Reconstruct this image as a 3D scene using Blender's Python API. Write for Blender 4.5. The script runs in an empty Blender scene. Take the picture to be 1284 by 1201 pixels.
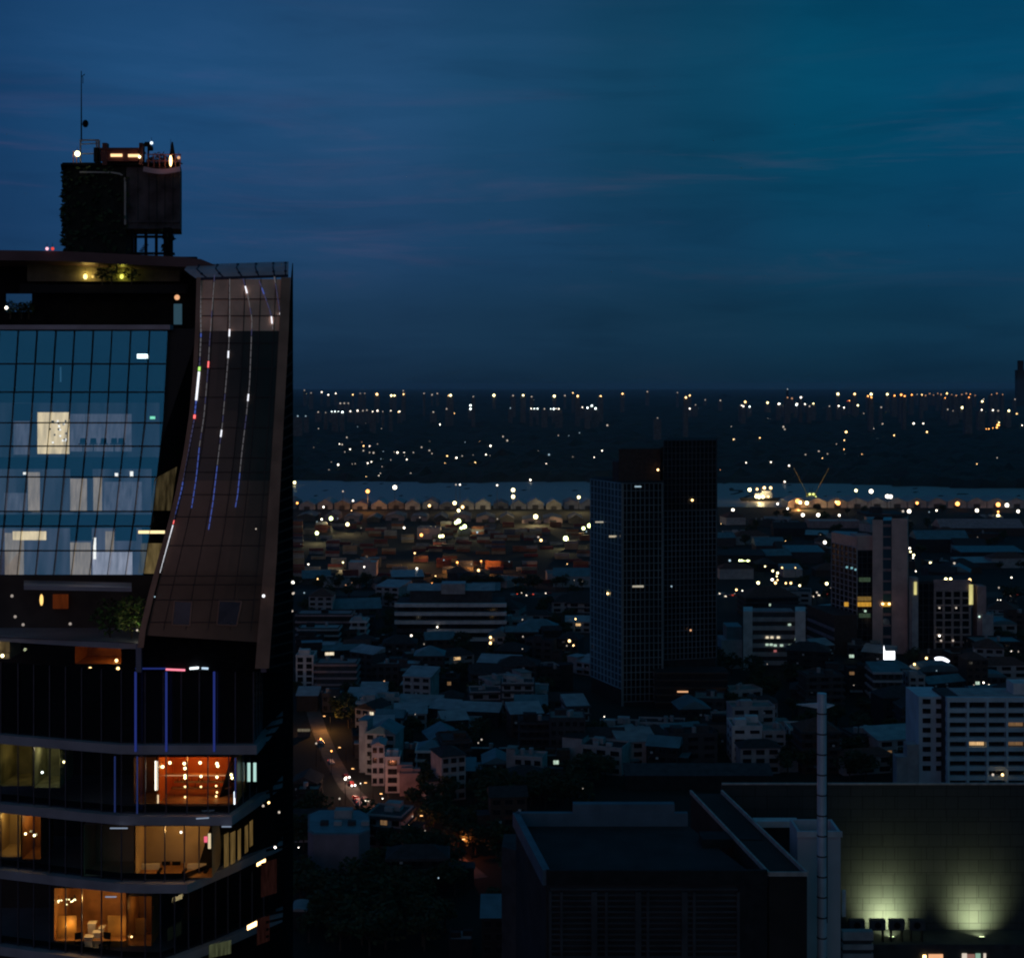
import bpy, bmesh, math, random
from mathutils import Vector, Matrix
R = math.radians
random.seed(11)
sc = bpy.context.scene
COL = sc.collection
H, FPX, CX, HZ = 150.0, 1800.0, 642.0, 482.0      # eye height, focal length in photo pixels, optical axis

def X(px, D): return (px - CX) * D / FPX
def Z(py, D): return H - (py - HZ) * D / FPX
def W(px, py, D): return Vector((X(px, D), D, Z(py, D)))
def DG(py, h=0.0): return (H - h) * FPX / (py - HZ)     # distance at which height h is met on that line of sight
def lerp(a, b, t): return a + (b - a) * t
def curve(pts, t):
    if t <= pts[0][0]: return pts[0][1]
    for (a, va), (b, vb) in zip(pts, pts[1:]):
        if t <= b: return lerp(va, vb, (t - a) / (b - a))
    return pts[-1][1]

# ------------------------------------------------------------------ materials
MATS = {}
def mat(name, col, rough=0.7, metal=0.0, var=0.25, scale=0.6, spec=0.3, bump=0.0):
    if name in MATS: return MATS[name]
    m = bpy.data.materials.new(name); m.use_nodes = True
    nt = m.node_tree; b = nt.nodes['Principled BSDF']
    b.inputs['Roughness'].default_value = rough; b.inputs['Metallic'].default_value = metal
    b.inputs['Specular IOR Level'].default_value = spec
    tc = nt.nodes.new('ShaderNodeTexCoord'); n = nt.nodes.new('ShaderNodeTexNoise')
    n.inputs['Scale'].default_value = scale; n.inputs['Detail'].default_value = 5
    nt.links.new(tc.outputs['Object'], n.inputs['Vector'])
    mr = nt.nodes.new('ShaderNodeMapRange'); mr.inputs[1].default_value = 0.3; mr.inputs[2].default_value = 0.7
    mr.inputs[3].default_value = 1 - var; mr.inputs[4].default_value = 1 + var
    nt.links.new(n.outputs['Fac'], mr.inputs[0])
    mx = nt.nodes.new('ShaderNodeVectorMath'); mx.operation = 'SCALE'
    mx.inputs[0].default_value = col; nt.links.new(mr.outputs[0], mx.inputs['Scale'])
    nt.links.new(mx.outputs[0], b.inputs['Base Color'])
    if bump:
        bp = nt.nodes.new('ShaderNodeBump'); bp.inputs['Strength'].default_value = bump
        nt.links.new(n.outputs['Fac'], bp.inputs['Height']); nt.links.new(bp.outputs[0], b.inputs['Normal'])
    MATS[name] = m; return m

def emit(name, col, strength, sample=False, var=0.0, scale=1.0):
    if name in MATS: return MATS[name]
    m = bpy.data.materials.new(name); m.use_nodes = True
    nt = m.node_tree; nt.nodes.clear()
    o = nt.nodes.new('ShaderNodeOutputMaterial'); e = nt.nodes.new('ShaderNodeEmission')
    e.inputs[0].default_value = (*col, 1); e.inputs[1].default_value = strength
    if var:
        tc = nt.nodes.new('ShaderNodeTexCoord'); mp = nt.nodes.new('ShaderNodeMapping')
        mp.inputs['Scale'].default_value = (scale * 3, scale * 3, scale * .35)
        n = nt.nodes.new('ShaderNodeTexNoise'); n.inputs['Scale'].default_value = 1.0; n.inputs['Detail'].default_value = 4
        mr = nt.nodes.new('ShaderNodeMapRange'); mr.inputs[1].default_value = 0.3; mr.inputs[2].default_value = 0.7
        mr.inputs[3].default_value = strength * (1 - var); mr.inputs[4].default_value = strength * (1 + var)
        nt.links.new(tc.outputs['Object'], mp.inputs[0]); nt.links.new(mp.outputs[0], n.inputs['Vector'])
        nt.links.new(n.outputs['Fac'], mr.inputs[0]); nt.links.new(mr.outputs[0], e.inputs[1])
    nt.links.new(e.outputs[0], o.inputs[0])
    m.cycles.emission_sampling = 'AUTO' if sample else 'NONE'
    MATS[name] = m; return m

def glass(name, tint, refl, fac, rough=0.02, through=(0.7, 0.75, 0.75)):
    if name in MATS: return MATS[name]
    m = bpy.data.materials.new(name); m.use_nodes = True
    nt = m.node_tree; nt.nodes.clear()
    o = nt.nodes.new('ShaderNodeOutputMaterial'); mix = nt.nodes.new('ShaderNodeMixShader')
    t = nt.nodes.new('ShaderNodeBsdfTransparent'); t.inputs[0].default_value = (*through, 1)
    g = nt.nodes.new('ShaderNodeBsdfGlossy'); g.inputs[0].default_value = (*refl, 1); g.inputs['Roughness'].default_value = rough
    tc = nt.nodes.new('ShaderNodeTexCoord'); n = nt.nodes.new('ShaderNodeTexNoise'); n.inputs['Scale'].default_value = 0.35
    bp = nt.nodes.new('ShaderNodeBump'); bp.inputs['Strength'].default_value = 0.04
    nt.links.new(tc.outputs['Object'], n.inputs['Vector']); nt.links.new(n.outputs['Fac'], bp.inputs['Height'])
    nt.links.new(bp.outputs[0], g.inputs['Normal'])
    mix.inputs[0].default_value = fac
    nt.links.new(t.outputs[0], mix.inputs[1]); nt.links.new(g.outputs[0], mix.inputs[2]); nt.links.new(mix.outputs[0], o.inputs[0])
    MATS[name] = m; return m

# ------------------------------------------------------------------ mesh builder
class MB:
    def __init__(s): s.v = []; s.f = []; s.m = []
    def face(s, pts, mi=0):
        n = len(s.v); s.v += [tuple(p) for p in pts]; s.f.append(tuple(range(n, n + len(pts)))); s.m.append(mi)
    def box(s, c, d, rz=0.0, mi=0, rx=0.0):
        hx, hy, hz = d[0] / 2, d[1] / 2, d[2] / 2
        M = Matrix.Translation(Vector(c)) @ Matrix.Rotation(rz, 4, 'Z') @ Matrix.Rotation(rx, 4, 'X')
        P = [M @ Vector((sx * hx, sy * hy, sz * hz)) for sz in (-1, 1) for sx, sy in ((-1, -1), (1, -1), (1, 1), (-1, 1))]
        n = len(s.v); s.v += [tuple(p) for p in P]
        for q in ((3, 2, 1, 0), (4, 5, 6, 7), (0, 1, 5, 4), (1, 2, 6, 5), (2, 3, 7, 6), (3, 0, 4, 7)):
            s.f.append(tuple(n + i for i in q)); s.m.append(mi)
    def prism(s, poly, z0, z1, mi=0):
        n = len(s.v); k = len(poly)
        s.v += [(p[0], p[1], z0) for p in poly] + [(p[0], p[1], z1) for p in poly]
        s.f.append(tuple(n + i for i in reversed(range(k)))); s.m.append(mi)
        s.f.append(tuple(n + k + i for i in range(k))); s.m.append(mi)
        for i in range(k):
            j = (i + 1) % k; s.f.append((n + i, n + j, n + k + j, n + k + i)); s.m.append(mi)
    def bar(s, a, b, w, h=None, mi=0, up=(0, 0, 1)):
        a, b = Vector(a), Vector(b); h = h or w; d = b - a
        if d.length < 1e-6: return
        d.normalize(); u = Vector(up)
        if abs(d.dot(u)) > 0.95: u = Vector((0, 1, 0))
        x = d.cross(u).normalized(); y = x.cross(d).normalized()
        n = len(s.v)
        for p in (a, b):
            for sx, sy in ((-1, -1), (1, -1), (1, 1), (-1, 1)): s.v.append(tuple(p + x * sx * w / 2 + y * sy * h / 2))
        for q in ((0, 1, 2, 3), (7, 6, 5, 4), (0, 4, 5, 1), (1, 5, 6, 2), (2, 6, 7, 3), (3, 7, 4, 0)):
            s.f.append(tuple(n + i for i in q)); s.m.append(mi)
    def cyl(s, c, r, z0, z1, n=10, r2=None, mi=0):
        r2 = r if r2 is None else r2; k = len(s.v)
        for z, q in ((z0, r), (z1, r2)):
            for i in range(n): s.v.append((c[0] + q * math.cos(2 * math.pi * i / n), c[1] + q * math.sin(2 * math.pi * i / n), z))
        for i in range(n):
            j = (i + 1) % n; s.f.append((k + i, k + j, k + n + j, k + n + i)); s.m.append(mi)
        s.f.append(tuple(k + n + i for i in range(n))); s.m.append(mi)
        s.f.append(tuple(k + i for i in reversed(range(n)))); s.m.append(mi)
    def ball(s, c, r, mi=0, seg=8, rings=5, sz=1.0):
        k = len(s.v); c = Vector(c)
        s.v.append(tuple(c + Vector((0, 0, -r * sz))))
        for i in range(1, rings):
            a = -math.pi / 2 + math.pi * i / rings
            for j in range(seg):
                b = 2 * math.pi * j / seg
                s.v.append((c.x + r * math.cos(a) * math.cos(b), c.y + r * math.cos(a) * math.sin(b), c.z + r * sz * math.sin(a)))
        s.v.append(tuple(c + Vector((0, 0, r * sz)))); t = len(s.v) - 1
        for j in range(seg):
            j2 = (j + 1) % seg
            s.f.append((k, k + 1 + j2, k + 1 + j)); s.m.append(mi)
            for i in range(rings - 2):
                a = k + 1 + i * seg; s.f.append((a + j, a + j2, a + seg + j2, a + seg + j)); s.m.append(mi)
            a = k + 1 + (rings - 2) * seg; s.f.append((a + j, a + j2, t)); s.m.append(mi)
    def gable(s, x0, x1, y0, y1, z0, zr, mi=0, ov=0.0, axis='y'):
        if axis == 'y':
            xm = (x0 + x1) / 2
            s.prism_pts([(x0 - ov, y0 - ov, z0), (x1 + ov, y0 - ov, z0), (xm, y0 - ov, zr)], [(x0 - ov, y1 + ov, z0), (x1 + ov, y1 + ov, z0), (xm, y1 + ov, zr)], mi)
        else:
            ym = (y0 + y1) / 2
            s.prism_pts([(x0 - ov, y0 - ov, z0), (x0 - ov, ym, zr), (x0 - ov, y1 + ov, z0)], [(x1 + ov, y0 - ov, z0), (x1 + ov, ym, zr), (x1 + ov, y1 + ov, z0)], mi)
    def prism_pts(s, A, B, mi=0):
        n = len(s.v); k = len(A); s.v += [tuple(p) for p in A] + [tuple(p) for p in B]
        s.f.append(tuple(n + i for i in range(k))); s.m.append(mi)
        s.f.append(tuple(n + k + i for i in reversed(range(k)))); s.m.append(mi)
        for i in range(k):
            j = (i + 1) % k; s.f.append((n + j, n + i, n + k + i, n + k + j)); s.m.append(mi)
    def hip(s, x0, x1, y0, y1, z0, zr, mi=0, ov=0.5):
        x0 -= ov; x1 += ov; y0 -= ov; y1 += ov; ym = (y0 + y1) / 2; i = min((y1 - y0) / 2, (x1 - x0) / 2) * .95
        a, b = (x0 + i, ym, zr), (x1 - i, ym, zr)
        A, B, C, D = (x0, y0, z0), (x1, y0, z0), (x1, y1, z0), (x0, y1, z0)
        s.face([A, B, b, a], mi); s.face([B, C, b], mi); s.face([C, D, a, b], mi); s.face([D, A, a], mi); s.face([D, C, B, A], mi)
    def mesh(s, name, mats):
        me = bpy.data.meshes.new(name); me.from_pydata(s.v, [], s.f)
        for m in (mats if isinstance(mats, (list, tuple)) else [mats]): me.materials.append(m)
        me.polygons.foreach_set('material_index', s.m); me.update(); return me
    def build(s, name, mats, parent=None, fix=True):
        me = s.mesh(name, mats)
        if fix:
            bm = bmesh.new(); bm.from_mesh(me); bmesh.ops.recalc_face_normals(bm, faces=bm.faces); bm.to_mesh(me); bm.free()
        return link(name, me, parent)

def link(name, data, parent=None, loc=(0, 0, 0), rz=0.0, scale=None):
    o = bpy.data.objects.new(name, data); COL.objects.link(o)
    o.location = loc; o.rotation_euler = (0, 0, rz)
    if scale: o.scale = scale
    if parent is not None: o.parent = parent
    return o
def tag(o, label, cat, group=None, kind=None):
    o['label'] = label; o['category'] = cat
    if group: o['group'] = group
    if kind: o['kind'] = kind
    return o
def thing(name, label, cat, loc=(0, 0, 0), rz=0.0, group=None):
    return tag(link(name, None, None, loc, rz), label, cat, group)
def plight(loc, col, power, r=0.3, parent=None, name='lamp_light'):
    l = bpy.data.lights.new(name, 'POINT'); l.energy = power; l.color = col; l.shadow_soft_size = r
    o = link(name, l, parent, loc); return o
def structure(o): o['kind'] = 'structure'; return o

# ------------------------------------------------------------------ shared materials
M_dark = mat('dark_painted_metal', (.02, .02, .022), .85, 0, .3, 2, .08)
M_black = mat('black_cladding', (.01, .01, .011), .85, 0, .4, 1.5, .05)
M_fascia = mat('grey_fascia_metal', (.36, .34, .38), .45, .2, .2, .5)
M_copper = mat('copper_cladding', (.85, .46, .32), .5, .25, .25, .7)
M_copperD = mat('brown_window_metal', (.38, .19, .13), .5, .2, .25, .7)
M_conc = mat('weathered_concrete', (.2, .2, .2), .85, 0, .3, .3)
M_white = mat('white_render', (.56, .56, .58), .8, 0, .18, .3)
M_pale = mat('pale_grey_render', (.33, .33, .35), .85, 0, .22, .3)
M_mauve = mat('dull_pink_render', (.32, .23, .24), .85, 0, .25, .3)
M_pink = mat('pinkish_stone', (.54, .39, .36), .8, 0, .2, .15)
M_brown = mat('brown_brick', (.06, .04, .033), .9, 0, .3, .8)
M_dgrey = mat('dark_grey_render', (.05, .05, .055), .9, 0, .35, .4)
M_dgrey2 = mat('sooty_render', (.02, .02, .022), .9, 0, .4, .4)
M_tin = mat('pale_tin_roof', (.3, .31, .33), .45, .2, .25, .25)
M_teal = mat('blue_green_tin_roof', (.1, .19, .23), .5, .1, .25, .25)
M_slate = mat('dark_tile_roof', (.035, .032, .034), .85, 0, .4, .7)
M_redt = mat('red_tile_roof', (.11, .045, .035), .85, 0, .35, .7)
M_wglass = glass('dark_window_glass', None, (.75, .8, .85), .35, .05, (.05, .06, .07))
M_winpane = mat('unlit_window_pane', (.012, .014, .018), .12, 0, .2, 1, .5)
M_leaf = mat('dark_green_leaves', (.03, .05, .02), .8, 0, .6, .8)
M_leaf2 = mat('olive_leaves', (.04, .05, .022), .8, 0, .6, .8)
M_bark = mat('brown_bark', (.06, .045, .035), .95, 0, .4, 2)
M_asph = mat('asphalt', (.05, .05, .05), .85, 0, .3, .25)
E_warm = emit('warm_lamp_glow', (1, .62, .25), 5)
E_yel = emit('yellow_lamp_glow', (1, .86, .42), 6)
E_white = emit('white_lamp_glow', (1, .9, .74), 4.5)
E_cool = emit('cool_white_lamp_glow', (.85, 1, .95), 5)
E_or = emit('orange_sodium_glow', (1, .38, .09), 5)
E_grn = emit('greenish_lamp_glow', (.85, 1, .42), 6)
E_red = emit('red_lamp_glow', (1, .06, .05), 3)
E_dimw = emit('faint_white_lamp_glow', (1, .85, .7), .7)
E_dimo = emit('faint_orange_lamp_glow', (1, .5, .25), .9)
E_dimc = emit('faint_cool_lamp_glow', (.6, .85, 1), .7)
E_win = emit('lit_room_window', (1, .72, .35), 1.1)
E_winc = emit('cool_lit_window', (.7, 1, .75), .8)
# ------------------------------------------------------------------ camera, world, sun
cam = bpy.data.objects.new('camera', bpy.data.cameras.new('camera')); COL.objects.link(cam)
cam.location = (0, 0, H); cam.rotation_euler = (R(90), 0, 0)
cam.data.sensor_width = 36; cam.data.sensor_fit = 'HORIZONTAL'; cam.data.lens = FPX / 1284 * 36
cam.data.shift_y = -(600.5 - HZ) / 1284; cam.data.clip_start = 1; cam.data.clip_end = 90000
sc.camera = cam
sc.view_settings.view_transform = 'Standard'; sc.view_settings.look = 'None'
sc.view_settings.gamma = 1; sc.view_settings.use_curve_mapping = False; sc.view_settings.exposure = 0
sc.cycles.max_bounces = 5; sc.cycles.diffuse_bounces = 2; sc.cycles.glossy_bounces = 3
sc.cycles.transparent_max_bounces = 12; sc.cycles.volume_bounces = 0; sc.cycles.sample_clamp_indirect = 3
sc.cycles.filter_width = 2.1
SUN_EL, SUN_AZ = R(3), R(200)          # the last glow is low behind the viewer
world = bpy.data.worlds.new('World'); sc.world = world; world.use_nodes = True
nt = world.node_tree; nt.nodes.clear(); N = nt.nodes.new; L = nt.links.new
out = N('ShaderNodeOutputWorld'); add = N('ShaderNodeAddShader')
sky = N('ShaderNodeTexSky'); sky.sky_type = 'NISHITA'; sky.sun_disc = False
sky.sun_elevation = R(-5); sky.sun_rotation = SUN_AZ; sky.ozone_density = 4
b1 = N('ShaderNodeBackground'); b1.inputs[1].default_value = 0.05; L(sky.outputs[0], b1.inputs[0])
b2 = N('ShaderNodeBackground'); b2.inputs[1].default_value = 1.03
tc = N('ShaderNodeTexCoord'); sep = N('ShaderNodeSeparateXYZ'); L(tc.outputs['Generated'], sep.inputs[0])
def ramp(stops, src):
    r = N('ShaderNodeValToRGB'); r.color_ramp.interpolation = 'EASE'
    e = r.color_ramp.elements
    while len(e) < len(stops): e.new(.5)
    for k, (p, c) in zip(e, stops): k.position = p; k.color = (*c, 1)
    if src is not None: L(src, r.inputs[0])
    return r
base = ramp([(0, (.0064, .021, .048)), (.035, (.0105, .033, .075)), (.11, (.0145, .049, .125)), (.2, (.017, .062, .155)),
             (.3, (.014, .05, .13)), (1, (.017, .045, .09))], sep.outputs['Z'])
mrx = N('ShaderNodeMapRange'); mrx.inputs[1].default_value = -.4; mrx.inputs[2].default_value = .4; L(sep.outputs['X'], mrx.inputs[0])
side = ramp([(0, (.35, .6, .72)), (.2, (.75, 1.08, 1.12)), (.38, (.9, 1.1, 1.06)), (.5, (.6, .98, .9)), (.6, (.36, .86, .74)), (.67, (.22, .86, .72)), (.76, (.08, 1.0, .82)), (.88, (.08, .98, .86)), (1, (.08, .95, .82))], mrx.outputs[0])
mul = N('ShaderNodeMix'); mul.data_type = 'RGBA'; mul.blend_type = 'MULTIPLY'; mz = N('ShaderNodeMapRange'); mz.inputs[1].default_value = .0; mz.inputs[2].default_value = .16; mz.inputs[3].default_value = .45; mz.inputs[4].default_value = 1; L(sep.outputs['Z'], mz.inputs[0]); L(mz.outputs[0], mul.inputs[0])
L(base.outputs[0], mul.inputs[6]); L(side.outputs[0], mul.inputs[7])
mp = N('ShaderNodeMapping'); mp.inputs['Scale'].default_value = (2.2, 2.2, 13); mp.inputs['Rotation'].default_value = (0, R(-4), 0)
L(tc.outputs['Generated'], mp.inputs[0])
cl = N('ShaderNodeTexNoise'); cl.inputs['Scale'].default_value = 2.6; cl.inputs['Detail'].default_value = 7; cl.inputs['Roughness'].default_value = .55
cl.inputs['Distortion'].default_value = .4
L(mp.outputs[0], cl.inputs['Vector'])
cr = ramp([(.3, (.84, .86, .88)), (.5, (1, 1, 1)), (.62, (1.14, 1.06, 1.05)), (.75, (1.75, 1.1, 1.1))], cl.outputs['Fac'])
mul2 = N('ShaderNodeMix'); mul2.data_type = 'RGBA'; mul2.blend_type = 'MULTIPLY'; mul2.inputs[0].default_value = 1
L(mul.outputs[2], mul2.inputs[6]); L(cr.outputs[0], mul2.inputs[7])
back = ramp([(.3, (1.9, 1.25, .95)), (.55, (1, 1, 1))], None)
mry = N('ShaderNodeMapRange'); mry.inputs[1].default_value = -1; mry.inputs[2].default_value = 1; L(sep.outputs['Y'], mry.inputs[0]); L(mry.outputs[0], back.inputs[0])
mul3 = N('ShaderNodeMix'); mul3.data_type = 'RGBA'; mul3.blend_type = 'MULTIPLY'; mul3.inputs[0].default_value = 1
w_m = N('ShaderNodeMapping'); w_m.inputs['Scale'].default_value = (1.6, 1.6, 17); w_m.inputs['Location'].default_value = (.3, .9, .2); w_m.inputs['Rotation'].default_value = (0, R(6), 0); L(tc.outputs['Generated'], w_m.inputs[0])
w_n = N('ShaderNodeTexNoise'); w_n.inputs['Scale'].default_value = 3.1; w_n.inputs['Detail'].default_value = 8; w_n.inputs['Roughness'].default_value = .6; w_n.inputs['Distortion'].default_value = .6; L(w_m.outputs[0], w_n.inputs['Vector'])
w_a = ramp([(.5, (0, 0, 0)), (.74, (.016, .004, .005))], w_n.outputs['Fac'])
w_b = ramp([(.05, (0, 0, 0)), (.1, (1, 1, 1)), (.15, (1, 1, 1)), (.22, (.12, .12, .12))], sep.outputs['Z'])
w_c = N('ShaderNodeMix'); w_c.data_type = 'RGBA'; w_c.blend_type = 'MULTIPLY'; w_c.inputs[0].default_value = 1; L(w_a.outputs[0], w_c.inputs[6]); L(w_b.outputs[0], w_c.inputs[7])
w_d = N('ShaderNodeMix'); w_d.data_type = 'RGBA'; w_d.blend_type = 'ADD'; w_d.inputs[0].default_value = 1; L(mul2.outputs[2], w_d.inputs[6]); L(w_c.outputs[2], w_d.inputs[7])
L(w_d.outputs[2], mul3.inputs[6]); L(back.outputs[0], mul3.inputs[7]); L(mul3.outputs[2], b2.inputs[0]); L(b1.outputs[0], add.inputs[0]); L(b2.outputs[0], add.inputs[1]); L(add.outputs[0], out.inputs[0])
sl = bpy.data.lights.new('sun', 'SUN'); sl.energy = 0.125; sl.angle = R(45); sl.color = (1, .56, .5)
sun = link('sun', sl); sun.rotation_euler = (R(84), 0, R(-20))

# ------------------------------------------------------------------ ground, water, air
g = MB(); g.face([(-45000, -3000, 0), (45000, -3000, 0), (45000, 45000, 0), (-45000, 45000, 0)])
structure(g.build('ground', mat('dark_soil_and_weeds', (.012, .013, .01), .95, 0, .5, .02)))
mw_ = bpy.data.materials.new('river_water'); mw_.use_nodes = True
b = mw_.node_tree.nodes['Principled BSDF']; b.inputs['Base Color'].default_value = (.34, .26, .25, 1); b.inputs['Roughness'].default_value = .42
wn = mw_.node_tree.nodes.new('ShaderNodeTexNoise'); wn.inputs['Scale'].default_value = .05; wn.inputs['Detail'].default_value = 6
wt = mw_.node_tree.nodes.new('ShaderNodeTexCoord'); wb = mw_.node_tree.nodes.new('ShaderNodeBump'); wb.inputs['Strength'].default_value = .25
mw_.node_tree.links.new(wt.outputs['Object'], wn.inputs['Vector']); mw_.node_tree.links.new(wn.outputs['Fac'], wb.inputs['Height'])
mw_.node_tree.links.new(wb.outputs[0], b.inputs['Normal'])
g = MB(); n = 24
def bank_far(x): return 2210 - .19 * x + 45 * math.sin(x * .004) + 18 * math.sin(x * .017)
def bank_near(x): return 1775 - .06 * x
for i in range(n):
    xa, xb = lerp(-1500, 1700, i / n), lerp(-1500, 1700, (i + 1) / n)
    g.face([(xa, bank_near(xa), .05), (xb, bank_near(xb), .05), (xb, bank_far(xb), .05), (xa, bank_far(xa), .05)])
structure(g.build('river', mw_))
hz = MB(); hz.box((0, 18000, 85), (80000, 42000, 174))
hm = bpy.data.materials.new('evening_haze'); hm.use_nodes = True; ht = hm.node_tree; ht.nodes.clear()
ho = ht.nodes.new('ShaderNodeOutputMaterial'); hv = ht.nodes.new('ShaderNodeVolumePrincipled')
hv.inputs['Color'].default_value = (.74, .82, 1, 1); hv.inputs['Density'].default_value = 2.4e-5; hv.inputs['Anisotropy'].default_value = .2
ht.links.new(hv.outputs[0], ho.inputs['Volume'])
o = hz.build('haze', hm); o['kind'] = 'stuff'; o['label'] = 'thin blue evening haze over the far city'; o['category'] = 'haze'
# wooded belt beyond the river: one rolling canopy
rows = [1900 * (1.017 ** i) for i in range(124)]
g = MB(); NX = 110; rr = random.Random(5); idx = {}
for i, D in enumerate(rows):
    for j in range(NX + 1):
        x = X(lerp(250, 1400, j / NX), D) + rr.uniform(-4, 4)
        if D < bank_far(x) + 10: z = -2
        else: z = 5 + 9 * rr.random() ** 1.5 + 3 * math.sin(x * .01 + D * .003) + (8 if rr.random() < .03 else 0)
        if rr.random() < .06: z = 1
        if D > 7000 and z > 1: z *= 1 + (D - 7000) / 4500 * rr.random()
        g.v.append((x, D + rr.uniform(-6, 6), z))
for i in range(len(rows) - 1):
    for j in range(NX):
        a = i * (NX + 1) + j; g.f.append((a, a + 1, a + NX + 2, a + NX + 1)); g.m.append(0)
o = g.build('woods', mat('far_dark_leaves', (.022, .03, .026), .9, 0, .6, .02), fix=False); o['kind'] = 'stuff'; o['label'] = 'dark wooded belt beyond the river'; o['category'] = 'woods'
# ------------------------------------------------------------------ the near tower on the left
T = thing('glass_tower', 'tall curved glass and copper tower with a rooftop bar, its lower floors lit orange', 'tower', (-22, 92, 0))
TL = Vector((-22, 92, 0))
def tb(m, name, mats, parent=T):            # builds in world coordinates, stored relative to the tower's base
    m.v = [tuple(Vector(p) - TL) for p in m.v]; return m.build(name, mats, parent)
PH = (-45, 88.3); PB = (100, 85.8); PC = (168, 85.0)
def plan(c, inset=0.0, front=85.0):
    d = front - 85.0
    pts = [(X(-45, 88.3), 88.3), (X(20, 87.2), 87.2), (X(100, 85.85), 85.85), (X(150, 85.1), 85.1), (X(180, 85), 85), (X(c, 85), 85),
           (X(lerp(c, 354, .5), 88.6), 88.6), (X(354, 93), 93)]
    pts = [(x, y + d) for x, y in pts]
    if inset:
        k = [(x, y + inset) for x, y in pts[:-2]]
        k[-1] = (pts[-3][0] - inset * .6, pts[-3][1] + inset)
        k += [(x - inset, y) for x, y in pts[-2:]]; pts = k
    return pts
levels = [(1201 + 12, 205), (1114, 235), (1029, 291), (940, 322)]      # fascia centre line in the photograph, corner
M_pane = glass('storey_glazing', None, (.55, .7, .85), .10, .03, (.82, .82, .8))
M_mull = mat('dark_mullion', (.1, .1, .13), .4, .5, .2, 2)
M_mullb = emit('blue_led_tube', (.10, .17, 1), .15)
M_room = mat('dark_interior_wall', (.06, .05, .045), .9, 0, .3, .7)
for k, (py, c) in enumerate(levels):
    z = Z(py, 85.0); m = MB()
    pts = plan(c); m.prism(pts + [(X(354, 93) - 1.4, 104), (X(-45, 104), 104)], z - .27, z + .27)
    tb(m, 'floor_slab', M_fascia)
    if k < 3: z2 = Z(levels[k + 1][0], 85.0) - .27
    else: z2 = Z(842, 85)
    gp = plan(c, .45)
    m = MB()
    for a, b_ in zip(gp, gp[1:]): m.face([(a[0], a[1], z + .27), (b_[0], b_[1], z + .27), (b_[0], b_[1], z2), (a[0], a[1], z2)])
    tb(m, 'curtain_wall', M_pane if k < 3 else mat('dark_panel_glass', (.008, .009, .011), .16, 0, .3, .5, .35))
    m = MB()
    for a, b_ in zip(gp, gp[1:]):
        L_ = (Vector(b_) - Vector(a)).length; q = max(1, round(L_ / 1.15))
        for i in range(q):
            p = Vector(a).lerp(Vector(b_), i / q); m.box((p.x, p.y - .05, (z + z2) / 2 + .135), (.06, .12, z2 - z - .3))
    tb(m, 'mullion', M_mull)
    m = MB()
    if k < 3:       # low spandrel behind the glass and the back wall of the storey
        for a, b_ in zip(gp, gp[1:]):
            a3, b3 = Vector((a[0], a[1] + .12, z + .27)), Vector((b_[0], b_[1] + .12, z + .27)); h = Vector((0, 0, .45))
            m.face([a3, b3, b3 + h, a3 + h])
        tb(m, 'spandrel', M_black)
m = MB(); m.box((-28.5, 99, 125), (24.5, 10, 27)); tb(m, 'core_wall', M_room)
# rooms: floor, back and side walls inside a storey, with a lamp each
def room(x0, x1, py0, py1, D0, D1, wallm, lamp=None, power=0, lx=.5, lz=.85, ly=.5, floorm=None):
    zt, zb = Z(py0, 85), Z(py1, 85)
    a, b_ = X(x0, D0), X(x1, D0); m = MB()
    def q(P, mi=0): m.face(P, mi)
    q([(a, D1, zb), (b_, D1, zb), (b_, D1, zt), (a, D1, zt)]); q([(a, D0, zb), (a, D1, zb), (a, D1, zt), (a, D0, zt)])
    q([(b_, D0, zb), (b_, D0, zt), (b_, D1, zt), (b_, D1, zb)]); q([(a, D0, zb), (b_, D0, zb), (b_, D1, zb), (a, D1, zb)], 1)
    q([(a, D0, zt), (a, D1, zt), (b_, D1, zt), (b_, D0, zt)], 2)
    r = tb(m, 'room_wall', [wallm, floorm or wallm, mat('room_ceiling', (.3, .25, .2), .9)])
    if lamp: plight(Vector((lerp(a, b_, lx), lerp(D0, D1, ly), lerp(zb, zt, lz))) - TL, lamp, power, .12, T)
    return r
M_orng = mat('orange_lacquer_wall', (.75, .2, .03), .35, 0, .25, .5, .4)
M_beige = mat('beige_plaster', (.5, .37, .22), .9, 0, .15, .8)
M_wood = mat('warm_timber', (.35, .17, .06), .5, 0, .35, 1.2)
M_cream = mat('cream_curtain', (.75, .68, .55), .9, 0, .12, 2)
M_olive = mat('olive_wall', (.3, .27, .12), .9, 0, .35, 1.2)
WARM, AMB, ORA, NEU = (1, .66, .3), (1, .55, .16), (1, .36, .07), (1, .85, .6)
room(199, 297, 954, 1013, 85.9, 89.5, M_orng, ORA, 70, .45, .8, .45, M_wood)
room(168, 196, 954, 1013, 85.9, 88.5, M_wood, AMB, 5, .8, .7, .5)
room(0, 40, 946, 1001, 87.7, 90.5, M_olive, (1, .8, .38), 11, .6, .75, .4)
room(41, 75, 946, 1001, 87.3, 90, mat('pale_green_wall', (.4, .42, .25), .9, 0, .4, 1.5), (1, .85, .5), 9, .3, .8, .4)
room(170, 266, 1040, 1105, 85.7, 88.3, M_beige, AMB, 60, .5, .85, .3, M_wood)
room(105, 168, 1040, 1105, 86.0, 88.6, M_beige, AMB, .35, .9, .8, .4)
room(-6, 26, 1036, 1095, 88.0, 90.5, M_beige, (1, .68, .2), 24, .4, .8, .4)
room(28, 51, 1036, 1095, 87.6, 90, M_wood, (1, .6, .2), 22, .6, .8, .4)
room(68, 158, 1126, 1193, 86.7, 90, M_wood, AMB, 80, .5, .7, .3, M_wood)
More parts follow.
